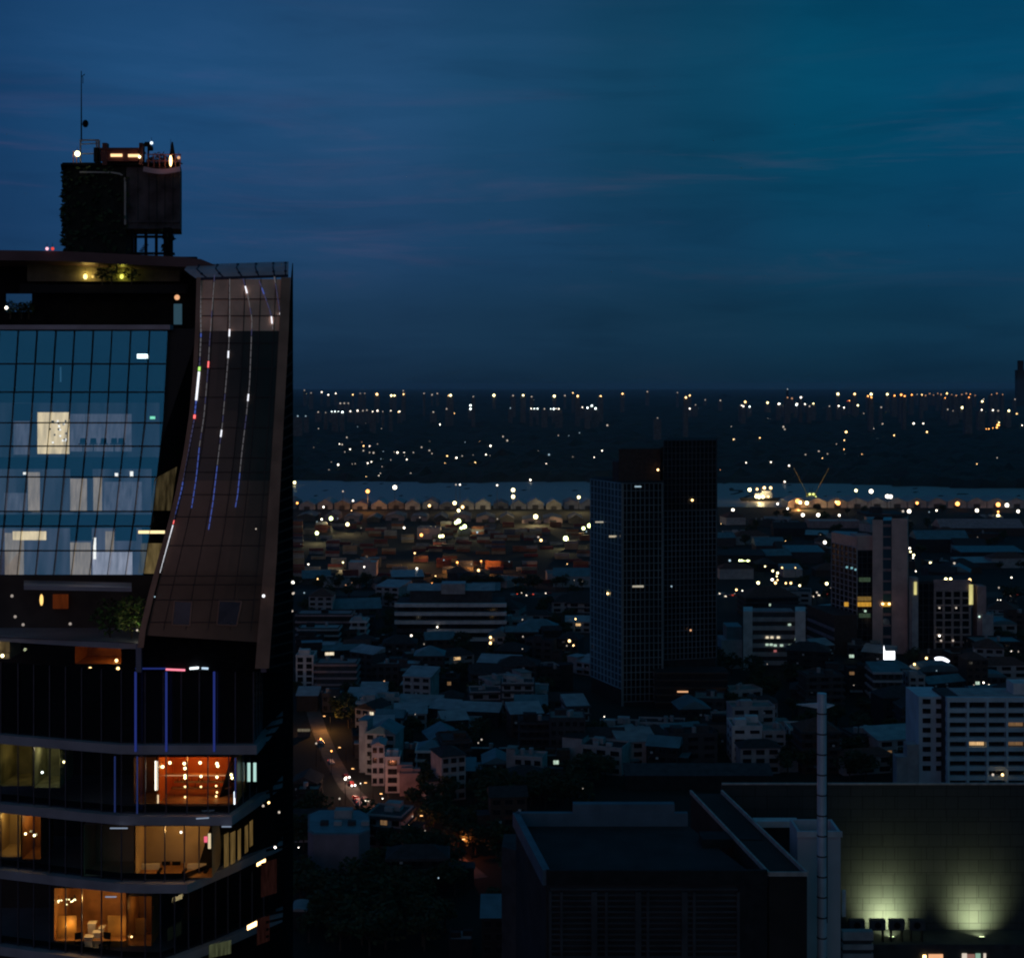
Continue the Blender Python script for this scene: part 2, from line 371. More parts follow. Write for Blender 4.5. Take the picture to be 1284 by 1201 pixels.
room(160, 190, 1130, 1193, 85.9, 88.5, M_wood, AMB, 12, .5, .7, .4)
# bright details in the rooms
def lamp_ball(px, py, D, r, e, label, cat='lamp', group=None, name='ceiling_lamp'):
    m = MB(); p = W(px, py, D); m.ball((0, 0, 0), r, 0, 8, 6); m.cyl((0, 0), .012, r, r + .25, 5, mi=1)
    o = m.build(name, [e, M_dark]); o.location = p; return tag(o, label, cat, group)
for px, py in ((204, 961), (213, 956), (231, 957), (232, 963), (251, 956), (272, 957), (273, 960)):
    lamp_ball(px, py, 86.6, .09, E_yel, 'small bright ceiling lamp in the orange lit room', 'lamp', 'lamps in the orange lit room')
for px, py in ((232, 972), (232, 975), (252, 973), (272, 974), (290, 971), (291, 975)):
    lamp_ball(px, py, 87.2, .08, E_yel, 'small round shelf lamp halfway up the orange lit room', 'lamp', 'lamps on the shelves of the orange lit room', 'shelf_lamp')
for px, py in ((232, 986), (252, 986), (271, 985), (271, 998), (272, 993), (232, 999)):
    lamp_ball(px, py, 87.0, .06, E_warm, 'dim round lamp low over the counter of the orange lit room', 'lamp', 'counter lamps of the orange lit room', 'counter_lamp')
t = thing('bar_shelf', 'long dark bar counter with glowing shelf edges in the orange room', 'bar counter', W(252, 1013, 87.6))
for dz, mw, e in ((2.05, 4.2, E_dimo), (1.25, 3.6, None), (.55, 3.6, None), (1.62, 3.2, None)):
    m = MB(); m.box((-.3 if mw > 4 else 0, 0, dz), (mw, .35, .07)); m.build('shelf', M_wood, t)
    if e or dz < .6:
        m = MB(); m.box((-.3 if mw > 4 else 0, -.2, dz), (mw, .03, .035)); m.build('led_edge', e or emit('counter_edge_glow', (1, .45, .2), .8), t)
m = MB(); m.box((0, .15, .3), (3.5, .5, .5)); m.build('counter', M_black, t)
rb = random.Random(3)
for i in range(16):
    m = MB(); x = -1.6 + i * .21; z = rb.choice((.585, 1.285, 1.655)); m.cyl((x, -.05), .035, z, z + .2, 6); m.cyl((x, -.05), .014, z + .2, z + .29, 6)
    m.build('bottle', mat('amber_bottle', (.2, .07, .02), .1, 0, .4, 5, .6), t)
t = thing('neon_tube', 'tall bright white light strip at the left of the orange room', 'light strip', W(196, 992, 86.2))
m = MB(); m.box((0, 0, .95), (.16, .05, 1.75)); m.build('tube', E_warm if False else emit('white_neon', (1, .9, .72), 3.2), t)
m = MB(); m.box((0, .06, .95), (.2, .05, 1.85)); m.build('holder', M_dark, t)
m = MB(); m.box((.1, 0, -.45), (.1, .05, .5), rx=.0); m.build('lower_tube', emit('white_neon_dim', (1, .75, .45), 1.4), t)
for px in (312, 319.5):
    t = thing('window_light', 'mint white strip light, %s one of the pair right of the orange room' % ('left' if px < 315 else 'right'), 'light strip', W(px, 980, 88.4))
    m = MB(); m.box((0, 0, .6), (.17, .05, 1.15)); m.build('tube', emit('mint_tube', (.62, 1, .9), .75), t)
    m = MB(); m.box((0, .05, .6), (.22, .04, 1.22)); m.build('holder', M_dark, t)
def sofa(px, py, D, w, label):
    t = thing('sofa', label, 'sofa', W(px, py, D))
    m = MB(); m.box((0, 0, .3), (w, .7, .3)); m.build('seat', M_black, t)
    m = MB(); m.box((0, .38, .66), (w, .2, .5)); m.build('backrest', M_cream, t)
    for s in (-1, 1):
        m = MB(); m.box((s * (w / 2 + .08), 0, .42), (.16, .75, .5)); m.build('armrest', M_black, t)
sofa(186, 1104, 86.8, 1.2, 'dark sofa with cream back, left of the two in the beige lounge'); sofa(245, 1104, 86.8, 1.15, 'dark sofa with cream back, right of the two in the beige lounge')
plight(W(186, 1084, 86.3) - TL, AMB, 3.5, .1, T); plight(W(245, 1084, 86.3) - TL, AMB, 3.5, .1, T); plight(W(85, 1160, 86.9) - TL, AMB, 16, .1, T); plight(W(118, 1150, 86.9) - TL, (1, .75, .4), 12, .1, T); plight(W(150, 1165, 86.7) - TL, AMB, 12, .1, T)  # fill lights added without lamp fittings, to brighten sofas and amber screens
t = thing('lounge_table', 'low timber table between the two sofas of the beige lounge', 'table', W(213, 1104, 86.6))
m = MB(); m.box((0, 0, .45), (1.1, 1.3, .06)); m.build('table_top', M_wood, t)
for sx in (-.45, .45):
    for sy in (-.5, .5):
        m = MB(); m.box((sx, sy, .21), (.06, .06, .42)); m.build('leg', M_black, t)
def armchair(px, py, D, label, cm, rz=0.0):
    t = thing('dining_chair', label, 'chair', W(px, py, D), rz)
    m = MB(); m.box((0, 0, .45), (.5, .5, .1)); m.build('seat', cm, t)
    m = MB(); m.box((0, .24, .8), (.5, .07, .6)); m.build('backrest', cm, t)
    for sx in (-.2, .2):
        for sy in (-.2, .2):
            m = MB(); m.box((sx, sy, .2), (.04, .04, .4)); m.build('leg', M_black, t)
armchair(207, 1104, 87.7, 'dark chair behind the low lounge table, its back to the wall', M_black); armchair(220, 1104, 87.7, 'dark chair behind the low lounge table, nearer the small pink sign', M_black)
t = thing('wall_sign', 'small glowing pink sign at the right end of the beige lounge', 'sign', W(258, 1052, 85.75)); m = MB(); m.box((0, 0, 0), (.2, .05, .35)); m.build('panel', emit('pink_sign', (1, .15, .25), .9), t)
m = MB(); m.box((.22, 0, -.1), (.16, .05, .9)); m.build('side_tube', emit('cream_sign', (1, .8, .5), .7), t)
for i, (px, lab) in enumerate(((84, 'amber timber screen beside the pale tables, left one of two in the bottom restaurant'), (147, 'amber timber screen, right one of two in the bottom restaurant'), (176, 'small amber panel in the dark bay right of the bottom restaurant'))):
    t = thing('timber_screen', lab, 'screen', W(px, 1193, 87.3 + .2 * i)); m = MB(); m.box((0, 0, 1.1 if i < 2 else 1.4), (1.15 if i < 2 else .75, .06, 2.2 if i < 2 else 1.3)); m.build('board', mat('amber_timber', (.55, .3, .08), .5, 0, .2, 1.5), t)
    m = MB(); m.box((0, .06, 1.1), (1.2, .05, .08)); m.build('rail', M_dark, t)
for i, (px, py, w) in enumerate(((112, 1170, .55), (122, 1165, .5), (128, 1158, .35), (116, 1180, .5))):
    t = thing('dining_table', ('round', 'square', 'small', 'low')[i] + ' pale table with white cloth in the bottom restaurant', 'table', W(px, 1193, 87.0 + .35 * i))
    m = MB(); m.box((0, 0, .95 + .28 * i), (w, .5, .05)); m.build('table_top', M_cream, t)
    m = MB(); m.box((0, -.02, .6 + .14 * i), (w * .9, .4, .7 + .28 * i)); m.build('tablecloth', M_cream, t)
armchair(100, 1193, 86.8, 'dark chair left of the white tables in the bottom restaurant', M_black, .5); armchair(131, 1193, 86.8, 'dark chair right of the white tables in the bottom restaurant', M_black, -.4)
rb = random.Random(9)
for i in range(16):
    lamp_ball(rb.uniform(70, 97), 1127 + rb.uniform(0, 7), 86.3 + rb.uniform(.3, 1), .035, E_yel, 'tiny sparkling ceiling light in the bottom restaurant', 'lamp', 'sparkling lights in the bottom restaurant', 'fairy_light')
for px, py, lab in ((118, 1189, 'tiny candle glow on the restaurant floor'), (165, 1174, 'small table lamp in the bay right of the restaurant')):
    lamp_ball(px, py, 86.4, .06, E_warm, lab)
for px, py, e, lab in ((32, 1045, E_yel, 'bright lamp in the yellow lit room, left of the lounge'), (43, 1047, E_yel, 'second lamp in the yellow lit room beside the timber wall'), (80, 955, E_yel, 'small lamp at the end of the olive room'), (53, 968, E_cool, 'pale desk lamp in the olive room'), (165, 1021, E_warm, 'amber lamp low on the terrace left of the orange room'), (171, 1021, E_dimw, 'faint lamp beside the amber terrace lamp'), (148, 1021, E_dimo, 'dim brown lamp low on the terrace'), (227, 1043, E_white, 'tiny white spot on the lounge ceiling'),
                     (330, 1010, E_dimw, 'faint lamp on the dark right flank, upper of two beside the lounge'), (337, 1006, E_warm, 'small amber lamp on the dark right flank'), (350, 1018, E_dimw, 'faint lamp near the rear edge of the right flank'), (345, 1062, E_white, 'white lamp at the rear edge of the right flank'), (47, 1101, E_dimo, 'faint brown light at the slab below the yellow room'), (64, 1191, E_cool, 'tiny mint lamp at the bottom left of the restaurant')):
    lamp_ball(px, py, 87.2 if px < 300 else 86.5, .07, e, lab)
# right flank: lit curtains and louvres
m = MB()
for py in range(850, 1200, 9):
    for i in range(2): m.bar(W(334, py, 86.8), W(366.5, py - 8, 95.5), .05, .14)
tb(m, 'side_louvre', M_black)
m = MB(); m.face([W(322, 842, 87.2), W(367.5, 842, 97), W(367.5, 1230, 97), W(205, 1230, 87.2)]); tb(m, 'side_wall', mat('dark_flank_panels', (.012, .012, .014), .9, 0, .5, .8, 0))
for px0, px1, D0, D1, py0, py1 in ((281, 287, 86.2, 86.7, 1046, 1088), (289, 295, 86.9, 87.5, 1044, 1084), (298, 302, 87.8, 88.2, 1041, 1079), (307, 311, 88.4, 88.9, 1036, 1070), (313, 317, 89, 89.5, 1030, 1062)):
    m = MB(); m.face([W(px0, py1, D0), W(px1, py1 - 3, D1), W(px1, py0 - 3, D1), W(px0, py0, D0)]); tb(m, 'lit_curtain', emit('dim_amber_curtain', (1, .62, .2), .1, var=.5, scale=2))
for px0, px1, D0, D1, py0, py1, e in ((327, 347, 86.9, 88.3, 1082, 1125, emit('dim_red_curtain', (1, .35, .3), .009, var=.6, scale=3)), (322, 333, 87, 88, 1082, 1086, E_warm), (310, 322, 86.6, 87.2, 1160, 1166, E_warm), (322, 338, 87.3, 88.2, 1152, 1185, emit('dim_red_curtain', (1, .35, .3), .009)), (262, 290, 86.4, 87.2, 1184, 1201, emit('dim_green_interior', (.7, .8, .4), .05, var=.8, scale=2))):
    m = MB(); m.face([W(px0, py1, D0 - .7), W(px1, py1 - 6, D1 - .7), W(px1, py0 - 6, D1 - .7), W(px0, py0, D0 - .7)]); tb(m, 'flank_window', e)
# storey between the blue tubes and the planted terrace
za, zb = Z(842, 85), Z(800, 86)
m = MB(); m.prism(plan(330) + [(X(354, 93) - 1.4, 104), (X(-45, 104), 104)], Z(806, 86) - .18, Z(806, 86) + .16); tb(m, 'floor_slab', M_fascia)
m = MB()
pl = plan(330, .45)
for a, b_ in zip(pl, pl[1:]): m.face([(a[0], a[1], za), (b_[0], b_[1], za), (b_[0], b_[1], zb - .1), (a[0], a[1], zb - .1)])
tb(m, 'curtain_wall', M_pane)
m = MB(); m.box((-25.5, 94.5, (za + zb) / 2), (17.5, 7, zb - za - .3)); tb(m, 'back_wall', M_room)
room(94, 152, 811, 838, 86.4, 89, M_wood, ORA, 16, .75, .7, .3)
room(-8, 12, 808, 838, 88, 90, M_cream, (1, .8, .45), 3.5, .5, .7, .4)
for px, py in ((146, 828), (148, 838), (113, 838), (3, 822)): lamp_ball(px, py, 86.7, .1, E_warm if px > 20 else E_yel, 'small round table lamp behind the glass under the planted terrace, %s' % {146: 'upper of the right pair', 148: 'lower of the right pair', 113: 'beside the dark chairs', 3: 'at the far left'}[px], 'lamp', None, 'table_lamp')
# LED tubes round the dark box
blue = emit('blue_led_tube', (.10, .2, 1), .32)
for px in (170, 208.5, 268.5):
    m = MB(); m.bar(W(px, 842, 84.9), W(px, 942, 84.9), .11); tb(m, 'led_tube', blue)
m = MB(); m.bar(W(170, 838, 84.8), W(208, 838, 84.8), .08); tb(m, 'led_tube', blue)
m = MB(); m.bar(W(208, 839, 84.8), W(232, 840, 84.8), .1); tb(m, 'led_tube', emit('pink_led', (1, .25, .35), 1.2))
m = MB(); m.bar(W(238, 838, 84.8), W(249, 837, 84.8), .11); tb(m, 'led_tube', emit('white_led', (.85, .95, 1), 2))
m = MB(); m.bar(W(253, 837.5, 84.8), W(261, 838, 84.8), .1); tb(m, 'led_tube', emit('pale_led', (.6, .8, 1), 1))
for px, y0, y1 in ((144, 948, 1018), (172, 948, 1020), (295, 950, 1000)):
    m = MB(); m.bar(W(px, y0, 85.1), W(px, y1, 85.1), .08); tb(m, 'led_tube', emit('weak_blue_tube', (.12, .22, .9), .09))
m = MB(); m.bar(W(294, 992, 85.1), W(294, 1008, 85.1), .07); tb(m, 'led_tube', emit('white_led', (.85, .95, 1), 2))
for p0, p1 in (((278, 1036), (290, 1036)), ((138, 1038), (160, 1038)), ((132, 1124), (146, 1124)), ((246, 1026), (262, 1025))):
    m = MB(); m.bar(W(*p0, 84.7), W(*p1, 84.7), .06); tb(m, 'slab_light', emit('pale_slab_light', (.6, .75, 1), .35))
# planted terrace under the blue glass
m = MB(); m.prism([(X(30, 85.6), 85.6), (X(165, 84.8), 84.8), (X(165, 87), 87), (X(30, 88), 88)], Z(741, 85), Z(736, 85)); tb(m, 'terrace_canopy', M_fascia)
m = MB(); m.box((X(90, 90), 90.6, Z(762, 90)), (15, .4, 4)); tb(m, 'back_wall', M_room)
lamp_ball(52, 752, 87.5, .11, emit('amber_lantern', (1, .6, .18), 1.5), 'tall amber lantern hanging on the terrace under the blue glass', 'lantern', None, 'lantern').scale = (1, 1, 3.2)
m = MB(); m.box((X(76, 90.2), 90.2, Z(754, 90.2)), (.95, .1, .9)); tb(m, 'lit_panel', emit('dim_red_panel', (1, .2, .05), .045, var=.5, scale=1))
for px, py, e, lab in ((15, 747, E_dimc, 'faint pale light at the far left of the terrace, upper one'), (19, 773, E_dimw, 'faint pale light at the far left of the terrace, lower one'), (29, 783, E_dimw, 'small pink light low on the terrace'), (88, 782, E_dimc, 'faint light by the terrace bench')):
    lamp_ball(px, py, 87, .09, emit('very_faint_lamp', (1, .85, .75), .35), lab)
def bush(name, label, cat, p, rx, rz_, n, mats, seed, leaf=.3, parent=None, group=None, trunk=None):
    r_ = random.Random(seed); m = MB()
    for i in range(n):
        while True:
            v = Vector((r_.uniform(-1, 1), r_.uniform(-1, 1), r_.uniform(-1, 1)))
            if v.length < 1 and v.length > .25: break
        c = Vector((v.x * rx, v.y * rx, v.z * rz_ + rz_))
        a = Vector((r_.uniform(-1, 1), r_.uniform(-1, 1), r_.uniform(-.6, .6))).normalized(); b2 = a.orthogonal().normalized(); b2.rotate(Matrix.Rotation(r_.uniform(0, 6.28), 3, a))
        L_ = leaf * r_.uniform(.6, 1.4); w = L_ * .45
        m.face([c, c + a * L_ * .5 + b2 * w * .5, c + a * L_, c + a * L_ * .5 - b2 * w * .5], r_.randrange(len(mats)))
    t = thing(name, label, cat, p, 0, group); m.build('foliage', mats, t, fix=False)
    m = MB(); m.cyl((0, 0), .05, -.3, rz_, 6, .03); m.build('stem', M_bark, t)
    return t
M_fl = mat('fresh_green_leaves', (.1, .2, .05), .6, 0, .5, 3)
M_fl2 = mat('yellow_green_leaves', (.22, .26, .08), .6, 0, .5, 3)
bush('terrace_shrub', 'bright green leafy shrub lit by a lamp beside the copper edge', 'shrub', W(165, 794, 86.2), 1.0, 1.15, 420, [M_fl, M_fl2], 1, .3)
bush('terrace_shrub', 'darker green shrub left of the lit shrub on the terrace', 'shrub', W(138, 794, 87), 1.1, 1.0, 380, [M_fl, M_leaf], 2, .3)
lamp_ball(172, 790, 85.2, .06, E_dimw, 'small uplight under the bright green shrub', 'lamp', None, 'garden_lamp'); plight(W(174, 786, 85.0), (1, .95, .6), 9, .1, None)
m = MB(); m.bar(W(-40, 797, 85.9 + 2), W(168, 806, 84.9), .05); tb(m, 'handrail', M_mull)

# upper glass volume
BG = glass('blue_facade_glass', None, (.05, .54, .95), .32, .03, (.75, .8, .85))
def gl(v): return lerp(-24, -46, v)
def gr(v): return curve([(0, 211), (.38, 205), (.74, 192), (1, 180)], v)
def gD(u, v): return lerp(lerp(88.6, 87.2, v), lerp(86.8, 85.0, v), u)
def gp_(u, v): return W(lerp(gl(v), gr(v), u), lerp(413, 721, v), gD(u, v))
rp = random.Random(77); VR = [0, .14, .255, .38, .475, .6, .74, .80, .9, 1.0]; NU = 10
m = MB()
for i in range(len(VR) - 1):
    for j in range(NU):
        ja, jb, jc = rp.uniform(-.012, .012), rp.uniform(-.012, .012), rp.uniform(-.01, .01); jt = lambda a, b: Vector((0, ja * a + jb * b + jc, 0))
        m.face([gp_(j / NU, VR[i + 1]) + jt(-1, -1), gp_((j + 1) / NU, VR[i + 1]) + jt(1, -1), gp_((j + 1) / NU, VR[i]) + jt(1, 1), gp_(j / NU, VR[i]) + jt(-1, 1)])
tb(m, 'curtain_wall', BG)
m = MB(); off = Vector((0, -.06, 0))
for j in range(NU + 1):
    for i in range(len(VR) - 1): m.bar(gp_(j / NU, VR[i]) + off, gp_(j / NU, VR[i + 1]) + off, .026, .08)
for i, v in enumerate(VR):
    for j in range(NU): m.bar(gp_(j / NU, v) + off, gp_((j + 1) / NU, v) + off, .026 if i % 2 else .055, .08)
tb(m, 'mullion', mat('soft_dark_mullion', (.03, .035, .045), .6))
def behind(x0, x1, y0, y1, name, m_, d=.5, par=T):
    f = lambda px, py: (lambda v: W(px, py, gD((px - gl(v)) / (gr(v) - gl(v)), v) + d))((py - 413) / 308)
    q = MB(); q.face([f(x0, y1), f(x1, y1), f(x1, y0), f(x0, y0)]); return tb(q, name, m_, par)
m = MB(); m.box((X(80, 91), 94, 146), (17, 5, 15.2)); tb(m, 'back_wall', mat('dim_interior', (.05, .05, .06), .9, 0, .4, .5))
for py in (490, 578, 650): behind(-40, 205 - (py - 413) * .05, py - 5, py + 5, 'floor_edge', M_room, .35)
eC = emit('lit_cream_window', (1, .76, .42), 1.1, var=.35, scale=1.2); eL = emit('dim_lavender_curtain', (.62, .62, .8), .15, var=.35, scale=2); eP = emit('dim_cream_curtain', (.92, .72, .54), .36, var=.3, scale=2)
eG = emit('soft_lavender_glow', (.75, .73, .85), .5, var=.4, scale=1); eW = emit('white_room_light', (1, .95, .85), 1.8); eY = emit('yellow_strip_light', (1, .78, .4), 1.3)
eV = emit('added_lavender_glow', (.55, .58, .8), .06, var=.6, scale=.4); eV2 = emit('added_lavender_glow_low', (.6, .58, .78), .1, var=.6, scale=.4)
behind(-20, 190, 588, 646, 'added_glow_sheet', eV, 1.0); behind(-20, 178, 662, 721, 'added_glow_sheet', eV2, 1.0); behind(-20, 200, 505, 574, 'added_glow_sheet', emit('added_faint_glow', (.5, .55, .8), .03, var=.6, scale=.4), 1.0)  # glowing sheets added behind the glass to tint the facade lavender
behind(47, 87, 517, 569, 'lit_window', eC, .5); rb = random.Random(4)
for i in range(22): behind(*(lambda x, y: (x, x + 2.2, y, y + 2.2))(rb.uniform(60, 84), rb.uniform(524, 556)), 'light_dot', eW if i % 2 else mat('dark_ornament', (.12, .09, .05), .8), .42)
for x0, x1, y0, y1, e in ((88, 165, 519, 566, eL), (103, 156, 522, 538, eP), (17, 37, 528, 570, eL), (35, 50, 592, 641, eP), (88, 109, 600, 641, eP), (117, 128, 597, 641, eP), (130, 178, 604, 642, eL), (6, 30, 668, 721, eP), (16, 58, 666, 677, eC), (88, 114, 680, 721, eP), (132, 143, 666, 721, eP), (116, 166, 692, 721, eG), (5, 34, 618, 642, eL), (40, 50, 641, 642, eC)):
    behind(x0, x1, y0, y1, 'curtain', e, .6 + rb.uniform(0, .2))
for x0, x1, y0, y1 in ((88, 116, 578, 600), (88, 115, 652, 678), (144, 171, 652, 678), (17, 39, 506, 528)): behind(x0, x1, y0, y1, 'spandrel', mat('plum_spandrel', (.05, .03, .045), .4), .3)
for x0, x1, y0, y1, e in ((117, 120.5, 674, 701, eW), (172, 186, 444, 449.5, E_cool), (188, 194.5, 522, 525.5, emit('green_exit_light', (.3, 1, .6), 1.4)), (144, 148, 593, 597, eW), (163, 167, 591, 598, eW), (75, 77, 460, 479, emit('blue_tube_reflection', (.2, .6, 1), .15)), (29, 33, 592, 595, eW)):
    behind(x0, x1, y0, y1, 'room_light', e, .35)  # long cool strip and blue tube are glowing strips painted as glass reflections
for i, px in enumerate((104, 117, 130, 143, 152)):
    t = thing('cafe_chair', 'dark round-backed chair silhouetted in the lit upper room, number %s from the left' % ('one', 'two', 'three', 'four', 'five')[i], 'chair', W(px, 566, 87.0 - i * .05))
    t['label'] = ('dark chair silhouetted in the lit upper room, ' + ('next to the bright cream window', 'second from the bright cream window', 'middle of the five', 'second from the right end', 'at the right end of the five'))[0:] if False else 'dark chair silhouetted in the lit upper room, ' + ('next to the bright cream window', 'second from the bright cream window', 'middle of the five', 'second from the right end', 'at the right end of the five')[i]
    m = MB(); m.box((0, 0, .45), (.42, .4, .06)); m.build('seat', M_black, t)
    m = MB(); m.cyl((0, 0), .2, .5, .8, 8, .17); m.build('backrest', M_black, t)
    m = MB(); m.cyl((0, 0), .03, 0, .45, 6); m.build('leg', M_black, t)
# dark recess between glass and copper edge, with its lit strip
m = MB()
for y0, y1 in ((413, 560), (560, 640), (640, 721)):
    f = lambda py: W(gr((py - 413) / 308) - 1, py, gD(1, (py - 413) / 308) + .25); h = lambda py: W(curve([(413, 250), (560, 236), (640, 218), (721, 200)], py), py, 87.2)
    m.face([f(y1), h(y1), h(y0), f(y0)])
tb(m, 'recess_wall', mat('black_recess_panel', (.006, .006, .007), .5, 0, .3, 1))
m = MB(); m.box(W(190, 667, 85.3), (1.55, .1, .17)); tb(m, 'strip_light', eY)
m = MB(); m.face([W(173, 719, 85.25), W(200, 719, 85.25), W(206, 681, 85.4), (W(177, 681, 85.4))]); tb(m, 'lit_window', emit('dim_yellow_window', (1, .72, .3), .09, var=.6, scale=2))
m = MB(); m.face([W(188, 640, 85.55), W(214, 640, 85.55), W(222, 585, 85.8), (W(194, 600, 85.7))]); tb(m, 'lit_window', emit('faint_yellow_window', (1, .75, .35), .03, var=.8, scale=2))
# parapet of the glass volume
m = MB()
a, b_ = gp_(0, 0), gp_(1.02, 0); m.bar(a + Vector((0, -.1, .12)), b_ + Vector((0, -.1, .12)), .5, .28); tb(m, 'parapet_cap', M_fascia)
# roof terrace: back wall with an opening to the sky
Dw = 91.5
m = MB()
for x0, x1, y0, y1 in ((-60, 5, 322, 412), (5, 40, 322, 368), (5, 40, 391, 412), (40, 246, 345, 412), (40, 246, 322, 345)):
    p, q = W(x0, y1, Dw), W(x1, y0, Dw); m.box(((p.x + q.x) / 2, Dw + .2, (p.z + q.z) / 2), (q.x - p.x, .4, q.z - p.z))
tb(m, 'terrace_wall', M_black)
m = MB()
for a, b_ in (((-45, 313), (80, 315)), ((80, 315), (160, 319)), ((160, 319), (228, 322)), ((228, 322), (252, 325)), ((252, 325), (276, 335))):
    A, B = W(*a, 88.2), W(*b_, 88.2); s = Vector((0, 6, -.25)); h = Vector((0, 0, -.62))
    m.prism_pts([A, B, B + h, A + h], [A + s, B + s, B + s + h, A + s + h])
tb(m, 'roof_canopy', mat('plum_canopy', (.1, .06, .065), .5, .2, .25, .5))
for px, lab, e in ((59, 'small pinkish warning lamp on the roof edge', emit('pink_beacon', (1, .5, .6), 1.5)), (66, 'small red warning lamp on the roof edge', emit('red_beacon', (1, .08, .05), .9))):
    lamp_ball(px, 312, 88.0, .1, e, lab, 'warning lamp', None, 'beacon_lamp')
m = MB(); m.box(W(223, 394, 91.0), (.5, .12, 1.3)); tb(m, 'door_glass', emit('blue_lit_door', (.25, .6, .85), .1))
lamp_ball(222, 373, 90.8, .17, E_dimo, 'amber lamp over the narrow blue door on the roof terrace')
lamp_ball(8, 386, 90.5, .1, E_white, 'tiny white lamp at the left of the roof opening')
for i, (px, r_) in enumerate(((13, .42), (27, .35), (36, .38))):
    bush('potted_shrub', ('round dark potted shrub, left one in the roof opening', 'small dark potted shrub, middle one in the roof opening', 'dark potted shrub, right one in the roof opening')[i], 'shrub', W(px, 394, 91.2), r_, r_ * 1.05, 260, [M_leaf], 20 + i, .17)
for px, py, lab, r_, e in ((107, 347, 'bright yellow uplight at the foot of the roof tower, left one', .13, emit('yellow_uplight', (1, .8, .3), 2.5)), (116, 347, 'dimmer yellow uplight beside the bright left one', .07, emit('dim_yellow_uplight', (1, .7, .2), 1.0)), (152.5, 347, 'greenish yellow uplight at the foot of the roof tower, right one', .11, emit('green_uplight', (.9, .95, .15), 1.6))):
    o = lamp_ball(px, py, 89.9, r_, e, lab, 'lamp', None, 'uplight'); o.scale = (1, 1, 1.3)
m = MB(); m.box((X(130, 90.4), 90.45, Z(340, 90.4)), (9.6, .2, 1.3)); tb(m, 'added_wash_panel', mat('sandy_stone', (.13, .12, .09), .9, 0, .35, 1.5))  # paler panel added so the glow of the uplights shows on it
plight(W(107, 345, 90.1), (1, .7, .15), 18, .08); plight(W(115, 345, 90.1), (1, .65, .15), 6, .08); plight(W(152.5, 345, 90.1), (.9, .85, .1), 11, .08)
for i, (px, s) in enumerate(((140, .5), (128, .4), (165, .4))):
    bush('terrace_plant', ('twisted plant between the yellow uplights', 'small plant right of the bright uplight', 'plant right of the greenish uplight')[i], 'plant', W(px, 352, 89.2), s, s * 1.1, 110, [M_fl2, M_leaf], 30 + i, .25)
m = MB(); m.box(W(130, 362, 90.2), (10.5, .25, .55)); tb(m, 'terrace_ledge', M_dgrey2)
# roof-top core with the open deck
m = MB(); m.prism([(X(84, 91), 91), (X(158, 91), 91), (X(166, 95), 95), (X(82, 95), 95)], Z(352, 91), Z(205, 91)); tb(m, 'roof_tower_core', mat('ivy_dark_wall', (.015, .018, .014), .95, 0, .6, 2))
r_ = random.Random(6); m = MB()
for i in range(900):
    s = r_.random()
    if s < .5: c = W(83 + r_.gauss(0, .8), r_.uniform(212, 352), 90.9 + r_.uniform(0, 4))
    elif s < .75: c = W(r_.uniform(84, 160), r_.uniform(207, 350), 90.85)
    else: c = W(r_.uniform(207, 214), r_.uniform(285, 350), 91 + r_.uniform(0, 2))
    a = Vector((r_.uniform(-1, 1), r_.uniform(-1, .2), r_.uniform(-1, .3))).normalized(); b2 = a.orthogonal(); L_ = r_.uniform(.2, .5)
    m.face([c, c + a * L_ * .5 + b2 * L_ * .25, c + a * L_, c + a * L_ * .5 - b2 * L_ * .25])
o = tb(m, 'ivy', M_leaf)
m = MB(); m.prism([(X(158.5, 91), 91), (X(226, 91), 91), (X(228, 94.5), 94.5), (X(166, 94.5), 94.5)], Z(287, 91), Z(208, 91))
for px in (172, 186, 196, 206, 216): m.box(W(px, 247, 90.97), (.07, .1, 3.6))
m.box(W(192, 278, 90.95), (3.3, .12, .12)); tb(m, 'panelled_drum', mat('stained_panel', (.075, .065, .07), .85, 0, .5, 1.1))
for i in range(14):
    pass
m = MB()
for px, D in ((166, 91.2), (183, 91.2), (196, 91.4), (211, 91.2), (170, 94), (210, 94)):
    a, b_ = W(px, 352, D), W(px, 286, D); m.bar(a, b_, .5 if px == 211 else .16)
tb(m, 'column_frame', M_black)
for y in (297, 318, 333):
    m = MB(); m.box(W(188, y, 91.7), (2.5, 1.0, .08)); tb(m, 'gallery_floor', M_dark)
m = MB()
for k in range(6): m.box(W(176 + k * 1.5, 317 - k * 2.0, 91.6), (.2, .5, .04))
tb(m, 'stair', M_dark)
m = MB(); m.prism([(X(78, 90.8), 90.8), (X(180, 90.8), 90.8), (X(226, 90.7), 90.7), (X(228, 95), 95), (X(80, 95), 95)], Z(208, 90.8), Z(204, 90.8)); m.prism([(X(76, 90.6), 90.6), (X(95, 90.6), 90.6), (X(95, 93), 93), (X(77, 93), 93)], Z(207.5, 90.6), Z(205.5, 90.6)); tb(m, 'deck', M_black)
m = MB()
pts = [W(lerp(180, 226, i / 8), 212 + 3.5 * math.sin(math.pi * i / 8), 90.3) for i in range(9)]
for a, b_ in zip(pts, pts[1:]): m.bar(a, b_, .12, .3)
tb(m, 'deck_rim', M_fascia)
m = MB(); pts = [W(100, 216, 90.75), W(140, 216.5, 90.75), W(150, 218, 90.75), W(156, 222, 90.75), W(157, 230, 90.75), W(157, 282, 90.75)]
for a, b_ in zip(pts, pts[1:]): m.bar(a, b_, .09 if a.z > Z(225, 90.7) else .11)
tb(m, 'drain_pipe', mat('pale_pipe', (.4, .38, .34), .5))
m = MB()
for px in (101, 121, 124): m.bar(W(px, 205, 91.3), W(px, 176, 91.3), .08 if px < 122 else .12)
